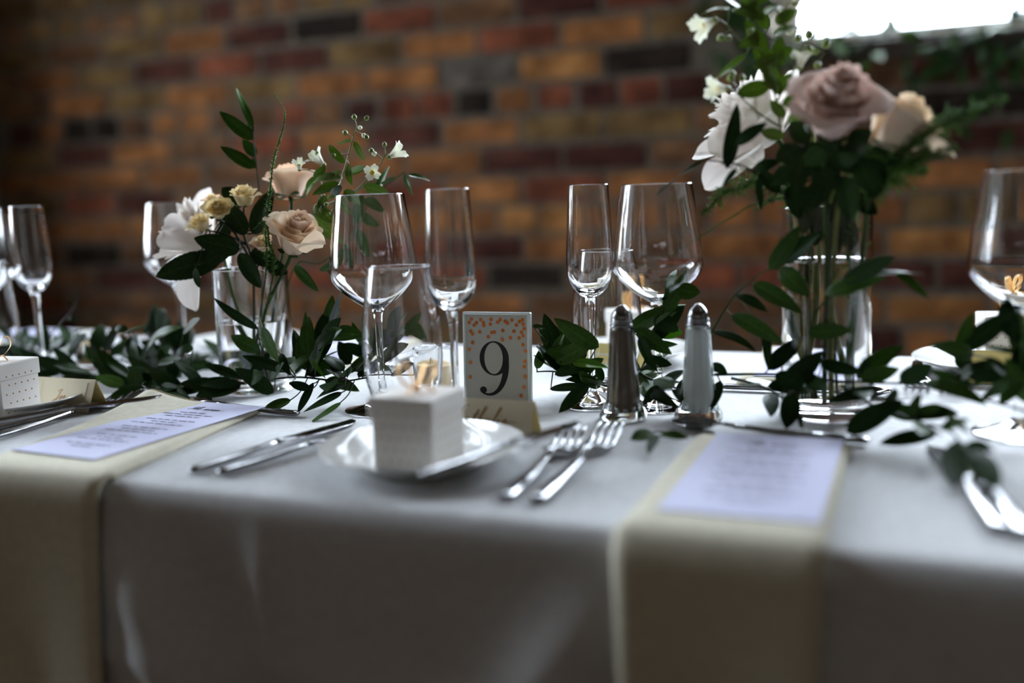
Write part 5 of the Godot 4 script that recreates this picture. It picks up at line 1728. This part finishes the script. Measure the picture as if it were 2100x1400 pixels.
	# collar of dark rose leaves under the flower heads
	var c = sprig("rose_foliage", "dense dark rose foliage under the flowers of the tall vase", "greenery", [[foot.call(0.004, 0.0), T(-.0737, .955, .1748), T(-.0772, .94, .219), T(-.0975, .93, .2539)], [T(-.0746, .955, .1748), T(-.0565, .94, .2182), T(-.032, .92, .2463)], [T(-.0738, .955, .1792), T(-.0635, .92, .2269), T(-.0604, .9, .2512)]], .0022, M.stem_dark)
	lf(c, "o", T(-.0975, .93, .2539), T(-.1172, .92, .2419), .019, 2)
	lf(c, "o", T(-.0928, .925, .2493), T(-.0997, .915, .2114), .0215, 2)
	lf(c, "o", T(-.0799, .92, .2444), T(-.0706, .91, .2105), .0237, 2)
	lf(c, "o", T(-.0624, .9, .2472), T(-.0775, .89, .267), .0214, 2)
	lf(c, "o", T(-.0546, .9, .2509), T(-.035, .89, .2622), .022, 2)
	lf(c, "o", T(-.0472, .91, .2426), T(-.0306, .9, .2094), .0223, 2)
	lf(c, "o", T(-.0398, .92, .2466), T(-.0122, .91, .237), .0207, 2)
	lf(c, "o", T(-.072, .925, .2273), T(-.0877, .92, .1982), .0214, 2)
	lf(c, "o", T(-.0594, .92, .2268), T(-.0526, .915, .189), .0228, 2)
	lf(c, "o", T(-.047, .91, .2303), T(-.0707, .905, .2518), .0225, 2)
	lf(c, "o", T(-.0979, .935, .237), T(-.1227, .93, .2206), .0201, 2)
	lf(c, "o", T(-.0882, .92, .2574), T(-.1043, .915, .2747), .0187, 2)
	lf(c, "o", T(-.0755, .915, .2524), T(-.0912, .91, .2363), .0211, 2)
	lf(c, "o", T(-.0322, .93, .2382), T(-.0352, .92, .2051), .0211, 2)
	lf(c, "o", T(-.1074, .945, .22), T(-.0981, .94, .1891), .0177, 2)
	lf(c, "o", T(-.0622, .9, .239), T(-.0427, .895, .2501), .0205, 2)
	lf(c, "o", T(-.0767, .935, .2104), T(-.1056, .93, .207), .0192, 2)
	lf(c, "o", T(-.0543, .94, .2096), T(-.0315, .935, .192), .0172, 2)
	lf(c, "d", T(-.043, .93, .2178), T(-.0315, .925, .2082), .0068, 0)
	lf(c, "o", T(-.0899, .94, .2324), T(-.1155, .94, .2552), .0219, 2)
	lf(c, "o", T(-.0778, .95, .1971), T(-.0647, .95, .1572), .0195, 2)
	lf(c, "o", T(-.0744, .96, .2012), T(-.0874, .965, .1633), .018, 2)
	lf(c, "o", T(-.0641, .965, .1963), T(-.0524, .97, .158), .0197, 2)
	lf(c, "o", T(-.057, .95, .2096), T(-.0737, .955, .1748), .0203, 2)
	lf(c, "o", T(-.0869, .955, .2105), T(-.0966, .96, .1749), .0161, 2)
	lf(c, "o", T(-.0725, .93, .24), T(-.0975, .93, .2539), .0215, 2)
	lf(c, "o", T(-.0567, .94, .2353), T(-.021, .95, .2508), .0198, 2)
	close_stem(c)
	# bare stems standing in the water
	for e in [[-0.02, 0.004, 1668, 430], [0.018, 0.008, 1722, 430], [0.006, -0.016, 1742, 428]]:
		var s := thing("cut_stem", ["leafless green stem standing in the tall vase, leftmost of three", "leafless green stem standing in the tall vase, middle one of three", "leafless green stem standing in the tall vase, rightmost of three"][names.get("cut_stem", -1) + 1], "stem", foot.call(e[0], e[1]), 0.0)
		part(s, "stem", tube(smooth_path([Vector3.ZERO, Vector3(-e[0] * 0.8, 0.10, -e[1]), Vector3(-e[0] * 0.4, 0.26, -e[1] * 2.0)], 6), 0.0024, 7), M.stem_yellow)
	fern("wispy asparagus fern plume fanning left under the white peony", [foot.call(-0.016, 0.0), T(-.1012, .97, .1972), T(-.1363, .965, .2232), T(-.1681, .965, .2152), T(-.1915, .965, .1951)], 0.022, 0.0042, 21)
	fern("long thin asparagus fern strand dipping over the wide wine glass", [foot.call(-0.014, 0.01), T(-.0959, .96, .2018), T(-.1341, .95, .2053), T(-.1602, .945, .1927), T(-.1866, .94, .1766), T(-.2157, .94, .1586)], 0.0, 0.0045, 22)
	fern("short asparagus fern plume left of the tall vase rim", [foot.call(-0.01, 0.014), T(-.0939, .985, .1966), T(-.1209, .985, .2089), T(-.146, .985, .1971)], 0.008, 0.004, 23)
	fern("feathery asparagus fern plume reaching far right from the tall vase, uppermost", [foot.call(0.014, 0.0), T(-.0532, .96, .1962), T(-.0201, .92, .2375), T(.0134, .9, .2612), T(.0614, .88, .2817)], 0.034, 0.0048, 24)
	fern("feathery asparagus fern plume at the right of the tall vase, below the peach rose", [foot.call(0.018, 0.006), T(-.0535, .965, .1961), T(-.0322, .94, .2216), T(-.0046, .92, .2348), T(.0286, .91, .247)], 0.030, 0.0048, 25)
	fern("asparagus fern plume drooping right of the tall vase rim", [foot.call(0.012, 0.01), T(-.0517, .97, .2003), T(-.037, .96, .2218), T(-.0126, .95, .2314), T(.0072, .95, .2285)], 0.024, 0.0045, 26)

# ---------------------------------------------------------------- greenery on the window sill
func sill_greenery():
	var pts := []
	for i in 12:
		pts.append(R(-0.36 + i * 0.16, WALL - 0.025 + 0.012 * sin(i * 2.0), 1.340 + 0.010 * cos(i * 1.7)))
	var o = sprig("sill_garland", "leafy garland lying along the sill of the bright window", "greenery", [pts, [R(-0.1, WALL + 0.06, 1.335), R(0.2, WALL + 0.06, 1.338), R(0.6, WALL + 0.07, 1.335), R(1.0, WALL + 0.06, 1.338)]], .003, M.stem_dark)
	for i in 60:
		var left := i % 2 == 0
		var r := rng.randf_range(-0.46, -0.31) if left else rng.randf_range(0.02, 0.30)
		var y := rng.randf_range(1.18, 1.5) if left else 1.33 - 0.19 * rng.randf() * rng.randf() * 1.6
		var b := R(r, WALL - rng.randf_range(0.02, 0.05), y)
		var dir := (rr * rng.randf_range(-0.7, 0.7) + Vector3.DOWN).normalized()
		lf(o, "d", b, b + dir * rng.randf_range(0.05, 0.07), rng.randf_range(0.018, 0.026), 2.0, false)
	for i in 212:
		var r := rng.randf_range(-0.42, 1.35)
		var s := WALL + rng.randf_range(-0.05, 0.10)
		var y := 1.328 + 0.085 * pow(rng.randf(), 2.0)
		if rng.randf() < 0.45:
			s = WALL - rng.randf_range(0.035, 0.07)
			y = 1.345 - rng.randf() * 0.075
		var b := R(r, s, y)
		var dir := (rr * rng.randf_range(-1, 1) + Vector3.UP * rng.randf_range(-0.5, 0.4) - rs * rng.randf_range(0.0, 0.5)).normalized()
		lf(o, "rdd"[rng.randi() % 3], b, b + dir * rng.randf_range(0.045, 0.065), rng.randf_range(0.016, 0.026), rng.randf_range(0.0, 2.0), i % 4 == 0)
	close_stem(o)
